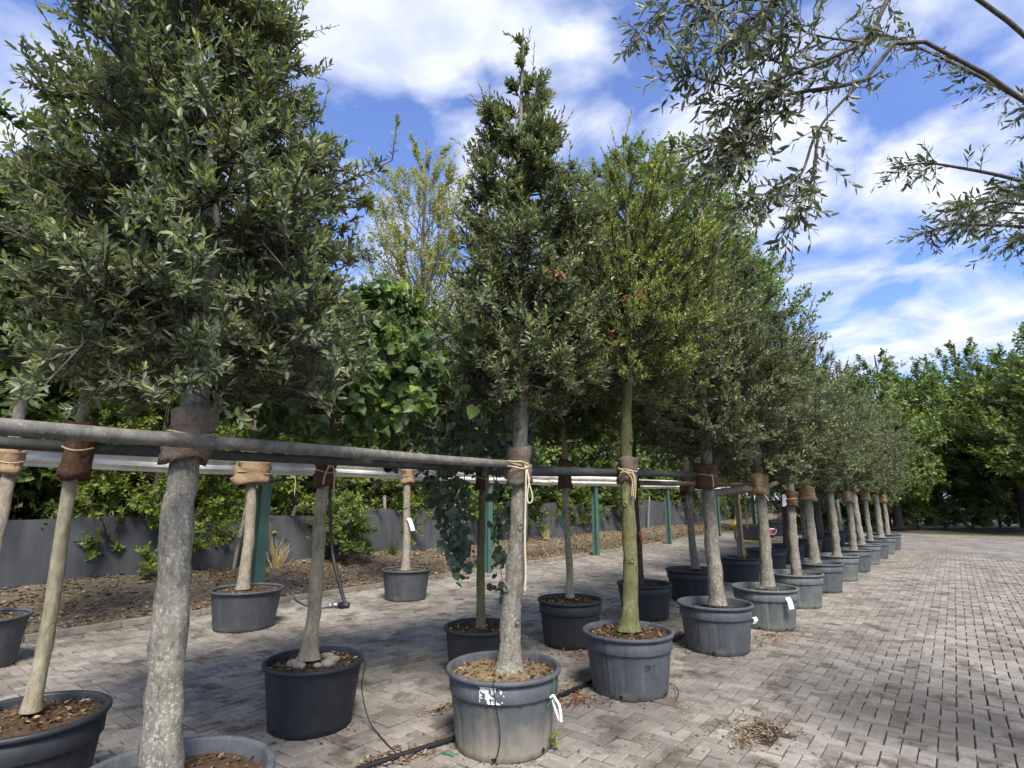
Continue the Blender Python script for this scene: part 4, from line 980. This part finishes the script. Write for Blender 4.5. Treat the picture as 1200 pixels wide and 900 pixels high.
maple = bigtree(301, 22.5, 6.4, 'maple_leaf', .24, 5.0, (170, 13, 5, 7), prof=[(0, 3.4), (.3, 6.), (.6, 6.4), (.78, 5.5), (.9, 3.8), (1, 1.4)], rt=.3, shl=.5)
p = at(785, 600, 36); put(maple, np.array([p[0], p[1], .1]), .5, 1.14, 'tall bright green tree behind the broad olive-green oak', 'tree', None)
m2 = copy_tree(maple); p = at(840, 600, 43); m2.location = (p[0], p[1], .1); m2.rotation_euler = (0, 0, 2.2); m2.scale = (.98, .98, 1.04); m2['label'] = 'tall green tree beyond the oak crown, right beside the bright green one'
m2['label'] = 'tall green tree standing beyond the crooked-trunk oak, past the bright green one'
birch = bigtree(302, 13.8, 1.9, 'yellow_leaf', .10, 3.5, (120, 12, 5, 7), prof=[(0, 1.3), (.2, 2.2), (.45, 2.8), (.7, 2.4), (.9, 1.5), (1, .5)], name='yellowing_tree', elev=(45, 72), bark='bark_birch', tm=.38, yg=.35, shl=.3, up=.55, rt=.11, lobe=.6)
p = at(485, 600, 17.5); put(birch, np.array([p[0], p[1], .1]), 0, 1.0, 'thin tall tree with sparse yellowing leaves against the sky', 'tree', None)
dk = bigtree(303, 7.0, 2.6, 'green_leaf', .14, 1.2, (90, 11, 4, 7), name='background_tree')
dk2 = bigtree(304, 6.6, 2.7, 'dark_leaf', .15, 1.0, (90, 11, 4, 7), name='background_tree')
spots = [(150, 16.5, 0, 1.15, 'behind the large leaning oak'), (40, 17, 1, 1.1, 'behind the tub before the rusty green post'), (255, 17, 1, 1.05, 'behind the rusty green post'), (350, 17, 0, .95, 'behind the big heart-leaved tree'),
 (430, 17.5, 0, 1.12, 'between the heart-leaved tree and the yellowing one'), (535, 17.5, 0, 1.0, 'behind the weeping tree'), (600, 18, 0, 1.15, 'behind the tall narrow oak'), (660, 19, 1, 1.05, 'behind the green-taped slim tree'), (560, 22, 0, 1.0, 'in the second rank behind the weeping tree'),
 (760, 22, 1, 1.05, 'behind the broad olive-green oak'), (840, 24, 1, 1.2, 'behind the crooked-trunk oak'), (900, 27, 0, 1.25, 'behind the oak in the greenish pot'), (950, 30, 0, 1.15, 'beside the blue-green tree'), (1000, 34, 1, 1.3, ''), (1050, 38, 0, 1.4, ''), (1100, 42, 1, 1.5, ''), (1150, 44, 0, 1.6, ''), (1200, 42, 1, 1.5, ''), (1260, 38, 0, 1.5, ''), (-60, 14, 0, 1.1, 'at the start of the hedge'), (-160, 12, 1, 1.1, 'at the start of the hedge')]
for i, (x, d_, k, s, lb) in enumerate(spots):
    if x < 950:                                       # behind the hedge's line
        a_ = math.atan2(x-600, F/math.cos(PITCH)); cf = math.cos(a_)*N[1]+math.sin(a_)*N[0]; d2_ = max(d_, 13.6/cf); s *= min(1.7, d2_/d_); d_ = min(d2_, 60)
    p = at(x, 598, d_)
    lab = ['mid-green background tree ', 'dark green background tree '][k]+(lb or 'closing the far end of the paving')
    put((dk, dk2)[k], np.array([p[0], p[1], .1]), i*1.27, s, lab, 'tree', ['mid-green trees behind the hedge', 'dark trees behind the hedge'][k] if lb else ['mid-green trees at the far end', 'dark trees at the far end'][k])
for i in range(11):
    p = at(945+i*32, 598, 36+1.2*i)
    put(hs[(0, 2)[i % 2]], np.array([p[0], p[1], -.05]), i*.9, 1.0, ['mid-green shrub', 'dark green shrub'][i % 2]+' under the trees at the far end of the paving', 'shrub', ['mid-green shrubs at the far end', 'dark shrubs at the far end'][i % 2])
blue = bigtree(305, 7.4, 1.7, 'blue_leaf', .10, 1.6, (80, 10, 4, 7), name='blue_green_tree')
for k_, s, lb in (('B8', .84, 'blue-green leafy tree rising past the end of the oak row'), ('B10', .9, 'taller blue-green tree further along the second row')):
    put(blue, BASE[k_], len(lb), s, lb, 'tree', 'blue-green trees')

# ------------------------------------------------------------------ olive tree reaching in overhead
ob = uv(4.35, -1.9)
olive = empty('olive_tree', ob); tag(olive, 'olive tree whose grey-green leafy branches hang in overhead', 'tree')
rg = np.random.default_rng(91)
axo = np.array([(0, 0, 0), (.05, .03, .8), (-.1, .1, 1.6), (-.25, .2, 2.3)])
trunk_obj(axo, 1.6, .16, .12, M['bark_dark'], olive, 6, 1.5, .2, top_r=.08)
def po(x, y, d_): return at(x, y, d_)-ob
top_o = axo[-1]
br = [  # (points, start radius)
 ([top_o, po(1120, -20, 3.6), po(1010, 50, 3.1), po(938, 82, 2.75), po(880, 105, 2.62), po(832, 127, 2.5)], .016),
 ([top_o, po(1110, 60, 3.6), po(1010, 95, 3.15), po(938, 108, 2.9), po(895, 118, 2.8), po(868, 150, 2.72), po(842, 190, 2.65), po(828, 208, 2.6)], .014),
 ([top_o, po(1100, -120, 3.3), po(1000, -60, 2.9), po(903, 3, 2.6), po(862, 42, 2.5), po(835, 62, 2.45)], .014),
 ([po(1000, -60, 2.9), po(930, -70, 2.7), po(860, -50, 2.6), po(800, -15, 2.5), po(765, 20, 2.45), po(738, 52, 2.4)], .009),
 ([po(860, -50, 2.6), po(835, -15, 2.5), po(815, 20, 2.45), po(800, 45, 2.42)], .007),
 ([po(1010, 95, 3.15), po(960, 150, 2.95), po(938, 205, 2.8), po(905, 224, 2.7), po(880, 232, 2.62), po(868, 240, 2.58)], .008),
 ([po(960, 150, 2.95), po(950, 215, 2.85), po(935, 245, 2.75), po(925, 268, 2.7)], .007),
 ([po(1010, 50, 3.1), po(950, 40, 2.8), po(925, 25, 2.7), po(910, 55, 2.65)], .007),
 ([po(938, 82, 2.75), po(905, 70, 2.7), po(885, 50, 2.65), po(870, 20, 2.6)], .006),
 ([po(895, 118, 2.8), po(870, 175, 2.7), po(855, 195, 2.62)], .006),
 ([po(903, 3, 2.6), po(870, 0, 2.55), po(845, 10, 2.5), po(822, 25, 2.45)], .006),
 ([po(938, 82, 2.75), po(915, 100, 2.7), po(880, 135, 2.68), po(850, 165, 2.6), po(815, 178, 2.55)], .006),
 ([po(880, 105, 2.62), po(850, 100, 2.55), po(815, 90, 2.5), po(800, 70, 2.45)], .005),
 ([po(938, 108, 2.9), po(910, 140, 2.8), po(885, 165, 2.7), po(868, 172, 2.65)], .006)]
for k in range(34):                                   # the rest of its crown, beyond the right edge of the photograph
    a = k*2.4; r = rg.uniform(.6, 2.0); z = rg.uniform(2.8, 5.2); e = np.array([-.25+r*math.cos(a)+.3, .2+r*math.sin(a), z])
    x_, y_, _ = proj(e+ob)
    if _ > 0 and (x_ < 985 or y_ > 300): continue
    br.append(([top_o, top_o*.5+e*.5+np.array([0, 0, .25]), e*.85+top_o*.15+np.array([0, 0, .15]), e], .018))
Ls = []; mb = MB()
for q, (pts, r0) in enumerate(br):
    P = smooth_poly(pts, 26); V, f = tubes(P[None], np.linspace(r0, .003, 26)[None], 6); obj('limb', mesh('limb', V, f, M['bark_twig'], smooth=True), olive)
    T = norm(np.gradient(P, axis=0)); st = 7 if np.linalg.norm(P[0]-top_o) < .01 else 4
    tot = np.linalg.norm(np.diff(P, axis=0), axis=1)[st:].sum(); ns = int(36*tot)+6
    s = rg.uniform(st/26, 1, ns); k = np.minimum((s*25).astype(int), 24)
    base = P[k]; dv = norm(T[k]*.6+norm(rg.normal(size=(ns, 3)))*.7-UP*.25)
    sl = rg.uniform(.08, .22, ns)
    mb.add(*tubes(np.stack([base, base+dv*sl[:, None]*.55, base+dv*sl[:, None]-UP*sl[:, None]*.12], 1), np.tile([.003, .002, .0012], (ns, 1)), 4))
    Ls.append(shoots(base+dv*sl[:, None]*.15, norm(dv-UP*.15), sl*1.15, 10, .062, rg, (60, 25), .35, .0, .46))
tag(mb.build('twig_framework', M['bark_dark'], olive, True), kind='stuff')
L = cat(Ls)
crown_obj(single_leaves(L, 'lance', .28, M['olive_leaf'], olive, ob, 300), 'lance', .27, M['olive_leaf'], olive)

# ------------------------------------------------------------------ hoses, tubes, ropes, tags and small things
pr = [gnd(395, 912, .02), gnd(432, 897, .02), gnd(485, 880, .02), gnd(535, 864, .02), gnd(600, 838, .02), gnd(655, 816, .02), gnd(700, 795, .02), gnd(745, 772, .02), gnd(800, 745, .02), gnd(870, 712, .02), gnd(930, 690, .02)]
tag(tube_obj('irrigation_pipe', pr, .017, M['black_pipe'], None, 10, 80), 'black irrigation pipe lying on the pavers behind the near pots', 'pipe')
def rimpt(key, a, dr=0., dz=0.): Rr, h = POTS[key][2:4]; return BASE[key]+np.array([(Rr+dr)*math.cos(a), (Rr+dr)*math.sin(a), h+dz])
fa = front_ang(BASE['B1'])
tag(tube_obj('drip_tube', [rimpt('B1', fa+1.3, -.12, -.04), rimpt('B1', fa+1.25, -.02, .012), rimpt('B1', fa+1.22, .02, -.04), gnd(424, 807, .25), gnd(432, 843, .05), gnd(445, 862, .008), gnd(467, 886, .012)], .0042, M['black_pipe'], None, 6, 50), 'thin drip tube running down from the stone-filled black pot', 'tube')
fa = front_ang(BASE['A1'])
tag(tube_obj('drip_tube', [rimpt('A1', fa-.14, -.1, -.045), rimpt('A1', fa-.16, -.02, .008), rimpt('A1', fa-.16, .006, -.02), rimpt('A1', fa-.12, -.012, -.15), rimpt('A1', fa-.06, -.03, -.30), rimpt('A1', fa-.10, -.045, -.42), rimpt('A1', fa-.22, -.05, -.49)], .0038, M['black_pipe'], None, 6, 50), 'thin black drip tube hanging down the sticker pot', 'tube')
fa = front_ang(BASE['A2'])
tag(tube_obj('drip_tube', [rimpt('A2', fa-.5, -.1, -.03), rimpt('A2', fa-.52, -.02, .008), rimpt('A2', fa-.52, .006, -.02), rimpt('A2', fa-.5, -.012, -.15), rimpt('A2', fa-.5, -.045, -.32), rimpt('A2', fa-.5, -.06, -.45)], .0032, M['black_pipe'], None, 6, 40), 'thin drip tube on the pot with scratched letters', 'tube')
fa = front_ang(BASE['A3'])
tag(tube_obj('drip_tube', [rimpt('A3', fa-.55, -.1, -.06), rimpt('A3', fa-.56, -.02, .008), rimpt('A3', fa-.56, .006, -.02), rimpt('A3', fa-.5, -.012, -.15), rimpt('A3', fa-.52, -.04, -.32), rimpt('A3', fa-.66, -.02, -.46), rimpt('A3', fa-.75, .06, -.49), rimpt('A3', fa-.9, .02, -.45)], .0036, M['black_pipe'], None, 6, 40), 'thin drip tube curling down the pot with the small white tag', 'tube')
tag(tube_obj('drip_tube', [gnd(785, 800, .01), gnd(793, 806, .04), gnd(795, 814, .06), gnd(792, 820, .01)], .0036, M['black_pipe'], None, 6, 20), 'short curl of drip tube on the pavers by the scratched pot', 'tube')
# standpipe and hose at the kerb
sp = empty('water_standpipe', gnd(405, 710)); tag(sp, 'black riser pipe with valve and a grey hose lying by the kerb', 'standpipe')
so = gnd(405, 710)
vp = KV-.15
rp = [hitv(386, 545, 8.3)-so, hitv(387, 600, 8.3)-so, hitv(390, 650, 8.3)-so, gnd(403, 703, .10)-so, gnd(406, 708, .03)-so]
tube_obj('riser', rp, .028, M['black_pipe'], sp, 10, 30)
tube_obj('hose', [gnd(255, 648, .45)-so, gnd(290, 668, .28)-so, gnd(318, 672, .22)-so, gnd(337, 690, .08)-so, gnd(352, 705, .03)-so, gnd(372, 711, .025)-so, gnd(388, 710, .03)-so], .024, M['grey_hose'], sp, 10, 50)
tube_obj('coupling', [gnd(385, 710, .035)-so, gnd(392, 709, .035)-so, gnd(399, 709, .035)-so], [.034, .04, .034], M['metal_fit'], sp, 10, 10)
tube_obj('valve', [gnd(398, 709, .04)-so, gnd(404, 709.5, .045)-so, gnd(409, 710, .04)-so], [.045, .06, .045], M['black_pipe'], sp, 10, 10)
tag(tube_obj('cable', [hitv(263, 560, 8.2), hitv(300, 566, 8.2), hitv(345, 562, 8.2), hitv(385, 572, 8.2), hitv(430, 566, 8.2), hitv(520, 565, 8.25)], .016, M['black_pipe'], None, 6, 40), 'black water pipe slung under the guard rail', 'pipe')
# ropes
def dA(key, off=0.): return hd(BASE[key])+off
rA = dA('A1', -.10)
r1 = empty('rope', at(616, 545, rA)); tag(r1, 'pale rope hanging with a loop from the tall narrow oak', 'rope')
c = np.array(r1.location)
tube_obj('hanging_end', [at(612, 541, rA)-c, at(616, 548, rA-.01)-c, at(616, 580, rA)-c, at(615, 630, rA)-c, at(616, 670, rA)-c, at(615, 694, rA)-c], .0075, M['rope_pale'], r1, 7, 40)
tube_obj('loop', [at(615, 549, rA)-c, at(620, 560, rA)-c, at(618, 580, rA)-c, at(619, 589, rA)-c, at(623, 588, rA)-c, at(624, 581, rA)-c, at(620, 566, rA)-c, at(618, 550, rA)-c], .006, M['rope_pale'], r1, 6, 40)
tube_obj('binding', [at(594, 540, rA-.02)-c, at(602, 541, rA-.05)-c, at(612, 541, rA-.03)-c, at(620, 546, rA)-c, at(612, 549, rA-.03)-c, at(602, 547, rA-.05)-c, at(592, 546, rA)-c], .007, M['rope'], r1, 6, 30)
def hang(key, label, lines, off=-.10, r=.006, mat='rope'):
    d_ = dA(key, off); o = empty('rope', at(*lines[0][0], d_)); tag(o, label, 'rope'); c = np.array(o.location)
    for ln in lines: tube_obj('strand', [at(x, y, d_)-c for x, y in ln], r, M[mat], o, 6, 24)
hang('A2', 'frayed rope knotted round the mossy yellowish trunk', [[(724, 548), (733, 553), (742, 556), (743, 570), (742, 583)], [(726, 554), (735, 552), (741, 553), (745, 566), (744, 586)], [(728, 550), (738, 557), (741, 565), (740, 582)]], -.11)
hang('B1', 'tan rope looped over the big-leaved tree trunk', [[(388, 540), (384, 549), (380, 560), (379, 568)], [(388, 541), (391, 548), (392, 560), (391, 575), (393, 584)], [(386, 535), (388, 541), (394, 545)], [(391, 538), (389, 545), (384, 549)]], -.10, .008, 'rope')
hang('C2', 'short cord end sticking out by the lone tub trunk', [[(475, 548), (480, 554), (482, 559)]], -.1)
hang('A4', 'pale rope end on the greenish pot trunk', [[(890, 573), (896, 580), (901, 587)]], -.12, .009, 'rope_pale')
hang('B4', 'brown cord dangling beside the orange ribbon trunk', [[(750, 556), (752, 570), (751, 584)]], -.1)
hang('A3', 'white cord hanging beside the crooked trunk', [[(834, 555), (836, 566), (835, 574)]], -.1, .006, 'rope_pale')
hang('C1', 'loose cord hanging under the guard rail', [[(341, 558), (346, 562), (345, 580)]], .2, .005, 'rope_pale')
hang('B2', 'tan cords hanging on the weeping tree trunk', [[(569, 553), (570, 575), (569, 592)], [(572, 553), (572, 580), (571, 596)]], -.1, .006)
# tags and tapes
def ribbon(name, label, cat_, pts, w, mat, d_):
    P = smooth_poly([at(x, y, d_) for x, y in pts], 12); V = []
    for i, p in enumerate(P):
        s = np.array([1, .25, .1])*w/2; V += [p-s, p+s, p+s+[0, .002, 0], p-s+[0, .002, 0]]
    q = [(4*i+a, 4*i+b_, 4*i+4+b_, 4*i+4+a) for i in range(11) for a, b_ in ((0, 1), (1, 2), (2, 3), (3, 0))]
    q += [(0, 3, 2, 1), (44, 45, 46, 47)]
    return tag(obj(name, mesh(name, np.array(V), [np.array(q)], M[mat])), label, cat_)
dt = hd(rimpt('A1', front_ang(BASE['A1'])+1.1))-.0
dt = hd(BASE['A1'])-.20
pt = empty('plant_tag', at(648, 800, dt)); tag(pt, 'white plant tag on a green tie hanging from the sticker pot', 'tag'); c = np.array(pt.location)
tube_obj('green_tie', [at(646, 796, dt)-c, at(649, 793, dt)-c, at(649, 806, dt)-c, at(647, 818, dt)-c, at(641, 830, dt)-c], .004, M['green_tape'], pt, 6, 20)
for k, pts in enumerate(([(647, 815), (650, 828), (656, 845)], [(650, 817), (656, 828), (658, 846)])):
    o = ribbon('tag_strip', None, None, pts, .016, 'white_tag', dt-.02*k); o.parent = pt; o.location = -c
tube_obj('knot', [at(644, 818, dt-.01)-c, at(649, 815, dt-.015)-c, at(651, 822, dt-.01)-c], .008, M['white_tag'], pt, 7, 8)
ribbon('plant_tag', 'folded white tag hanging on the greenish grey pot', 'tag', [(923, 700), (926, 706), (928, 714)], .07, 'white_tag', dA('A4', -.36))
ribbon('plant_tag', 'small white tag at the rim of the staved grey pot', 'tag', [(884, 723), (886, 727), (884, 731)], .05, 'white_tag', dA('A3', -.06))
ribbon('plant_tag', 'white tag hanging on the lone tub trunk', 'tag', [(479, 607), (482, 614), (484, 622)], .07, 'white_tag', dA('C2', -.10))
ribbon('green_tape', 'green band round the lone tub trunk', 'tape', [(473, 594), (477, 595), (481, 594)], .07, 'green_tape', dA('C2', -.085))
ribbon('green_tape', 'green tape fluttering on the slim dark-leaved tree', 'tape', [(663, 597), (660, 603), (658, 608), (658, 615)], .025, 'green_tape', dA('B3', -.07))
ribbon('orange_ribbon', 'orange ribbon tied round the dark thin trunk', 'ribbon', [(743, 623), (749, 624), (751, 628), (752, 633)], .04, 'orange_tape', dA('B4', -.07))
ribbon('paper_sign', 'white paper sheet hanging between the last oaks of the row', 'sign', [(921, 579), (921, 586), (921, 593)], .14, 'white_tag', hd(BASE['A5'])-.1)
tag(tube_obj('green_tie', [gnd(519, 882, .008), gnd(530, 884, .012), gnd(537, 883, .01)], .005, M['green_tape'], None, 6, 14), 'scrap of green tie on the pavers by the sticker pot', 'tie')
# bamboo canes and stakes
def cane(pts, r, mat, label): return tag(tube_obj('bamboo_cane', pts, r, M[mat], None, 8, 24), label, 'cane')
d6 = dA('B6', -.10)
cane([at(872, 655, d6), at(868, 610, d6), at(865, 575, d6)], .022, 'bamboo', 'orange bamboo cane beside a trunk in the black pot')
d6 = hd(uv(17.5, 4.3)); cane([at(876, 620, d6), at(874, 590, d6), at(873, 565, d6)], .025, 'bamboo', 'bamboo cane standing over the square black container')
cane([at(822, 330, dA('A3', -.2)), at(821, 290, dA('A3', -.2)), at(820, 249, dA('A3', -.2))], .018, 'bamboo_y', 'yellow cane top sticking out above the crooked-trunk oak crown')
cane([at(878, 390, dA('A4', .3)), at(877, 350, dA('A4', .3)), at(877, 316, dA('A4', .3))], .02, 'wood_grey', 'bare stake top rising above the greenish pot oak')
# square black container, red bucket, yellow hose
def block_pot(p, w, h_, label):
    o = empty('square_container', p, .5); tag(o, label, 'container'); mb = MB()
    r = [(w*.82, 0), (w, h_*.86), (w*1.06, h_*.86), (w*1.06, h_), (w*.95, h_), (w*.9, h_*.7), (.01, h_*.7)]
    V, f = lathe([(a*1.2, z) for a, z in r], 4); MB().add(V, f).build('body', M['pot_black2'], o)
    n = 40; L = dict(p=np.stack([rng.uniform(-w*.6, w*.6, n), rng.uniform(-w*.6, w*.6, n), np.full(n, h_*.72)], -1), d=norm(rng.normal(size=(n, 3))*[1, 1, .2]), n=norm(rng.normal(size=(n, 3))*.3+UP), l=rng.uniform(.03, .06, n), t=rng.uniform(0, 1, n))
    crown_obj(L, 'kite', .5, M['chip'], o, 'bark_mulch')
block_pot(gnd(881, 633), .42, .62, 'square black container by the yellow hose')
block_pot(gnd(915, 628), .5, .7, 'square black container behind the red bucket')
bp = gnd(903, 630); bk = empty('bucket', bp); tag(bk, 'red bucket with white rim and handle on the ground', 'bucket')
MB().add(*lathe([(.001, .003), (.15, .0), (.19, .36), (.175, .36), (.15, .05), (.001, .05)], 28)).build('body', M['red_plastic'], bk, True)
MB().add(*lathe([(.185, .34), (.205, .345), (.207, .385), (.19, .39), (.175, .36)], 28)).build('rim', M['white_tag'], bk, True)
tube_obj('handle', [np.array([.2*math.cos(t), -.16+.06*math.cos(t)*0-.08*math.sin(t), .35-.20*math.sin(t)]) for t in np.linspace(0, math.pi, 9)], .012, M['white_tag'], bk, 6, 24)
tag(tube_obj('yellow_hose', [hitv(863, 605, 4.4), hitv(861, 620, 4.4), gnd(864, 634, .25), gnd(875, 634, .12), gnd(900, 636, .04), gnd(940, 637, .03), gnd(975, 636, .03)], .035, M['yellow_hose'], None, 8, 50), 'yellow hose trailing past the square container', 'hose')
# dry grass by the fence
def tuft(p, n, hgt, mat, label, seed):
    rg = np.random.default_rng(seed); o = empty('grass_tuft', p); tag(o, label, 'grass', 'grass tufts along the shade net')
    b = rg.normal(0, .05, (n, 3))*[1, 1, 0]; d = norm(rg.normal(0, .28, (n, 3))+UP); h_ = hgt*rg.uniform(.5, 1.1, n)
    P = np.stack([b, b+d*(h_*.5)[:, None], b+d*h_[:, None]+norm(rg.normal(size=(n, 3)))*(h_*.18)[:, None]], 1)
    MB().add(*tubes(P, np.tile([.006, .005, .001], (n, 1)), 3)).build('blade_cluster', M[mat], o)['kind'] = 'stuff'
for i, (x, y, v_, hg, mt, lb) in enumerate(((326, 640, 11.3, .75, 'bamboo_y', 'dry straw-coloured grass tuft beside the rusty green post'), (460, 650, 11.2, .4, 'lime_leaf', 'green grass tuft by the overhanging bush'), (640, 640, 11.3, .45, 'bamboo_y', 'straw grass tuft under the net between two green posts'), (730, 630, 11.3, .4, 'lime_leaf', 'green grass tuft past the green-taped tree'))):
    p = hitv(x, y, v_); u_ = p@D; tuft(uv(u_, v_, float(bank_h(u_, v_))-.02), 60, hg, mt, lb, 40+i)
# young weed
wd = empty('weed', gnd(650, 880)); tag(wd, 'small bright green weed beside the sticker pot', 'weed')
tube_obj('stem', [(0, 0, 0), (.005, 0, .04), (.0, .0, .09)], .003, M['lime_leaf'], wd, 5, 8)
for k, (a, z, l) in enumerate(((0.3, .03, .05), (2.4, .04, .055), (1.2, .08, .06), (4.2, .085, .06), (3.3, .06, .05))):
    T, fs = TPL['round']; d_ = norm(np.array([math.cos(a), math.sin(a), .5])); s_ = norm(np.cross(UP, d_)); n_ = np.cross(d_, s_)
    V = np.array([0, 0, z])+l*(T[:, 0:1]*d_+T[:, 1:2]*.7*s_+T[:, 2:3]*n_); obj('leaf', mesh('leaf', V, fs, M['lime_leaf'], tint=np.full(6, .8)), wd)

# ------------------------------------------------------------------ fallen leaves and litter
def litter(name, label, pts, l0, l1, mat, wr=.5, cat_=None, zj=.004, shape='kite', flatn=.35):
    n = len(pts); pts = np.array(pts, float); pts[:, 2] += rng.uniform(.003, .003+zj, n)
    L = dict(p=pts, d=norm(rng.normal(size=(n, 3))*[1, 1, .18]), n=norm(rng.normal(size=(n, 3))*flatn+UP), l=rng.uniform(l0, l1, n), t=np.clip(rng.normal(.5, .3, n), 0, 1))
    V, f, t = leaf_verts(L, shape, wr); o = obj(name, mesh(name, V, f, M[mat], tint=t)); tag(o, label, 'leaf litter', None, 'stuff'); return o
def blob(x, y, n, su, sv):
    c = gnd(x, y); return c+rng.normal(size=(n, 1))*su*D+rng.normal(size=(n, 1))*sv*N
litter('leaf_litter', 'brown leaf litter caught in the sunken pavers', np.concatenate([blob(893, 856, 420, .17, .11), blob(872, 868, 160, .10, .05)]), .015, .05, 'dry_leaf', .35, zj=.02)
litter('leaf_litter', 'tan fallen leaves heaped along the black irrigation pipe', np.concatenate([blob(450, 889, 130, .14, .05), blob(490, 885, 80, .16, .03), blob(520, 830, 80, .10, .05), blob(430, 897, 60, .1, .04)]), .02, .055, 'dry_leaf', .5, zj=.015)
litter('leaf_litter', 'reddish fallen leaves between the two near grey pots', np.concatenate([blob(665, 815, 110, .14, .07), blob(672, 825, 80, .10, .05), blob(690, 800, 60, .12, .06), blob(640, 800, 40, .2, .1)]), .02, .06, 'red_leaf', .5, zj=.015)
litter('leaf_litter', 'dark leaf litter round the second row pots', np.concatenate([blob(690, 760, 160, .3, .12), blob(800, 745, 200, .35, .10), blob(905, 745, 160, .4, .1), blob(720, 735, 90, .3, .12)]), .02, .06, 'red_leaf', .5, zj=.01)
litter('leaf_litter', 'scattered pale leaf scraps on the open pavers', np.concatenate([blob(910, 800, 60, .22, .06), blob(760, 868, 40, .3, .08), blob(925, 838, 40, .14, .06), blob(830, 860, 60, .25, .05), blob(700, 862, 30, .2, .1), blob(780, 775, 40, .2, .06)]), .012, .045, 'dry_leaf', .35)
n = 2600; sc_u = rng.uniform(0, 20, n); sc_v = rng.uniform(-3, KV-.1, n)
litter('leaf_litter', 'fine leaf crumbs strewn over the whole paving', sc_u[:, None]*D+sc_v[:, None]*N, .006, .028, 'dry_leaf', .45)
n = 1300; e = np.abs(rng.normal(0, .28, n)); su_ = rng.uniform(-2, 26, n)
litter('leaf_litter', 'leaf debris gathered along the kerb', su_[:, None]*D+(KV-.06-e)[:, None]*N, .01, .05, 'chip', .5)
n = 24000; su_ = rng.uniform(-4, 34, n); sv_ = KV+.06+rng.uniform(0, 1, n)**1.2*2.6
pts = su_[:, None]*D+sv_[:, None]*N+bank_h(su_, sv_)[:, None]*UP
litter('leaf_litter', 'dry tan leaves covering the soil bank under the shade net', pts, .03, .10, 'dry_leaf', .6, zj=.03)
# dirt heaps at the feet of the pots
for k in ('A1', 'A2', 'A3', 'B1', 'A4', 'B3', 'C1', 'B2'):
    n = 90; a = rng.uniform(0, 6.28, n); r = POTS[k][2]*.80+.02+np.abs(rng.normal(0, .05, n))
    pts = BASE[k]+np.stack([r*np.cos(a), r*np.sin(a), 0*a], -1)
    o = litter('leaf_litter', None, pts, .008, .035, 'chip', .6); o['label'] = 'dirt and leaf scraps round the foot of the %s' % pot[k]['label'].split(',')[0][:70]; o['label'] = ' '.join(o['label'].split()[:16])
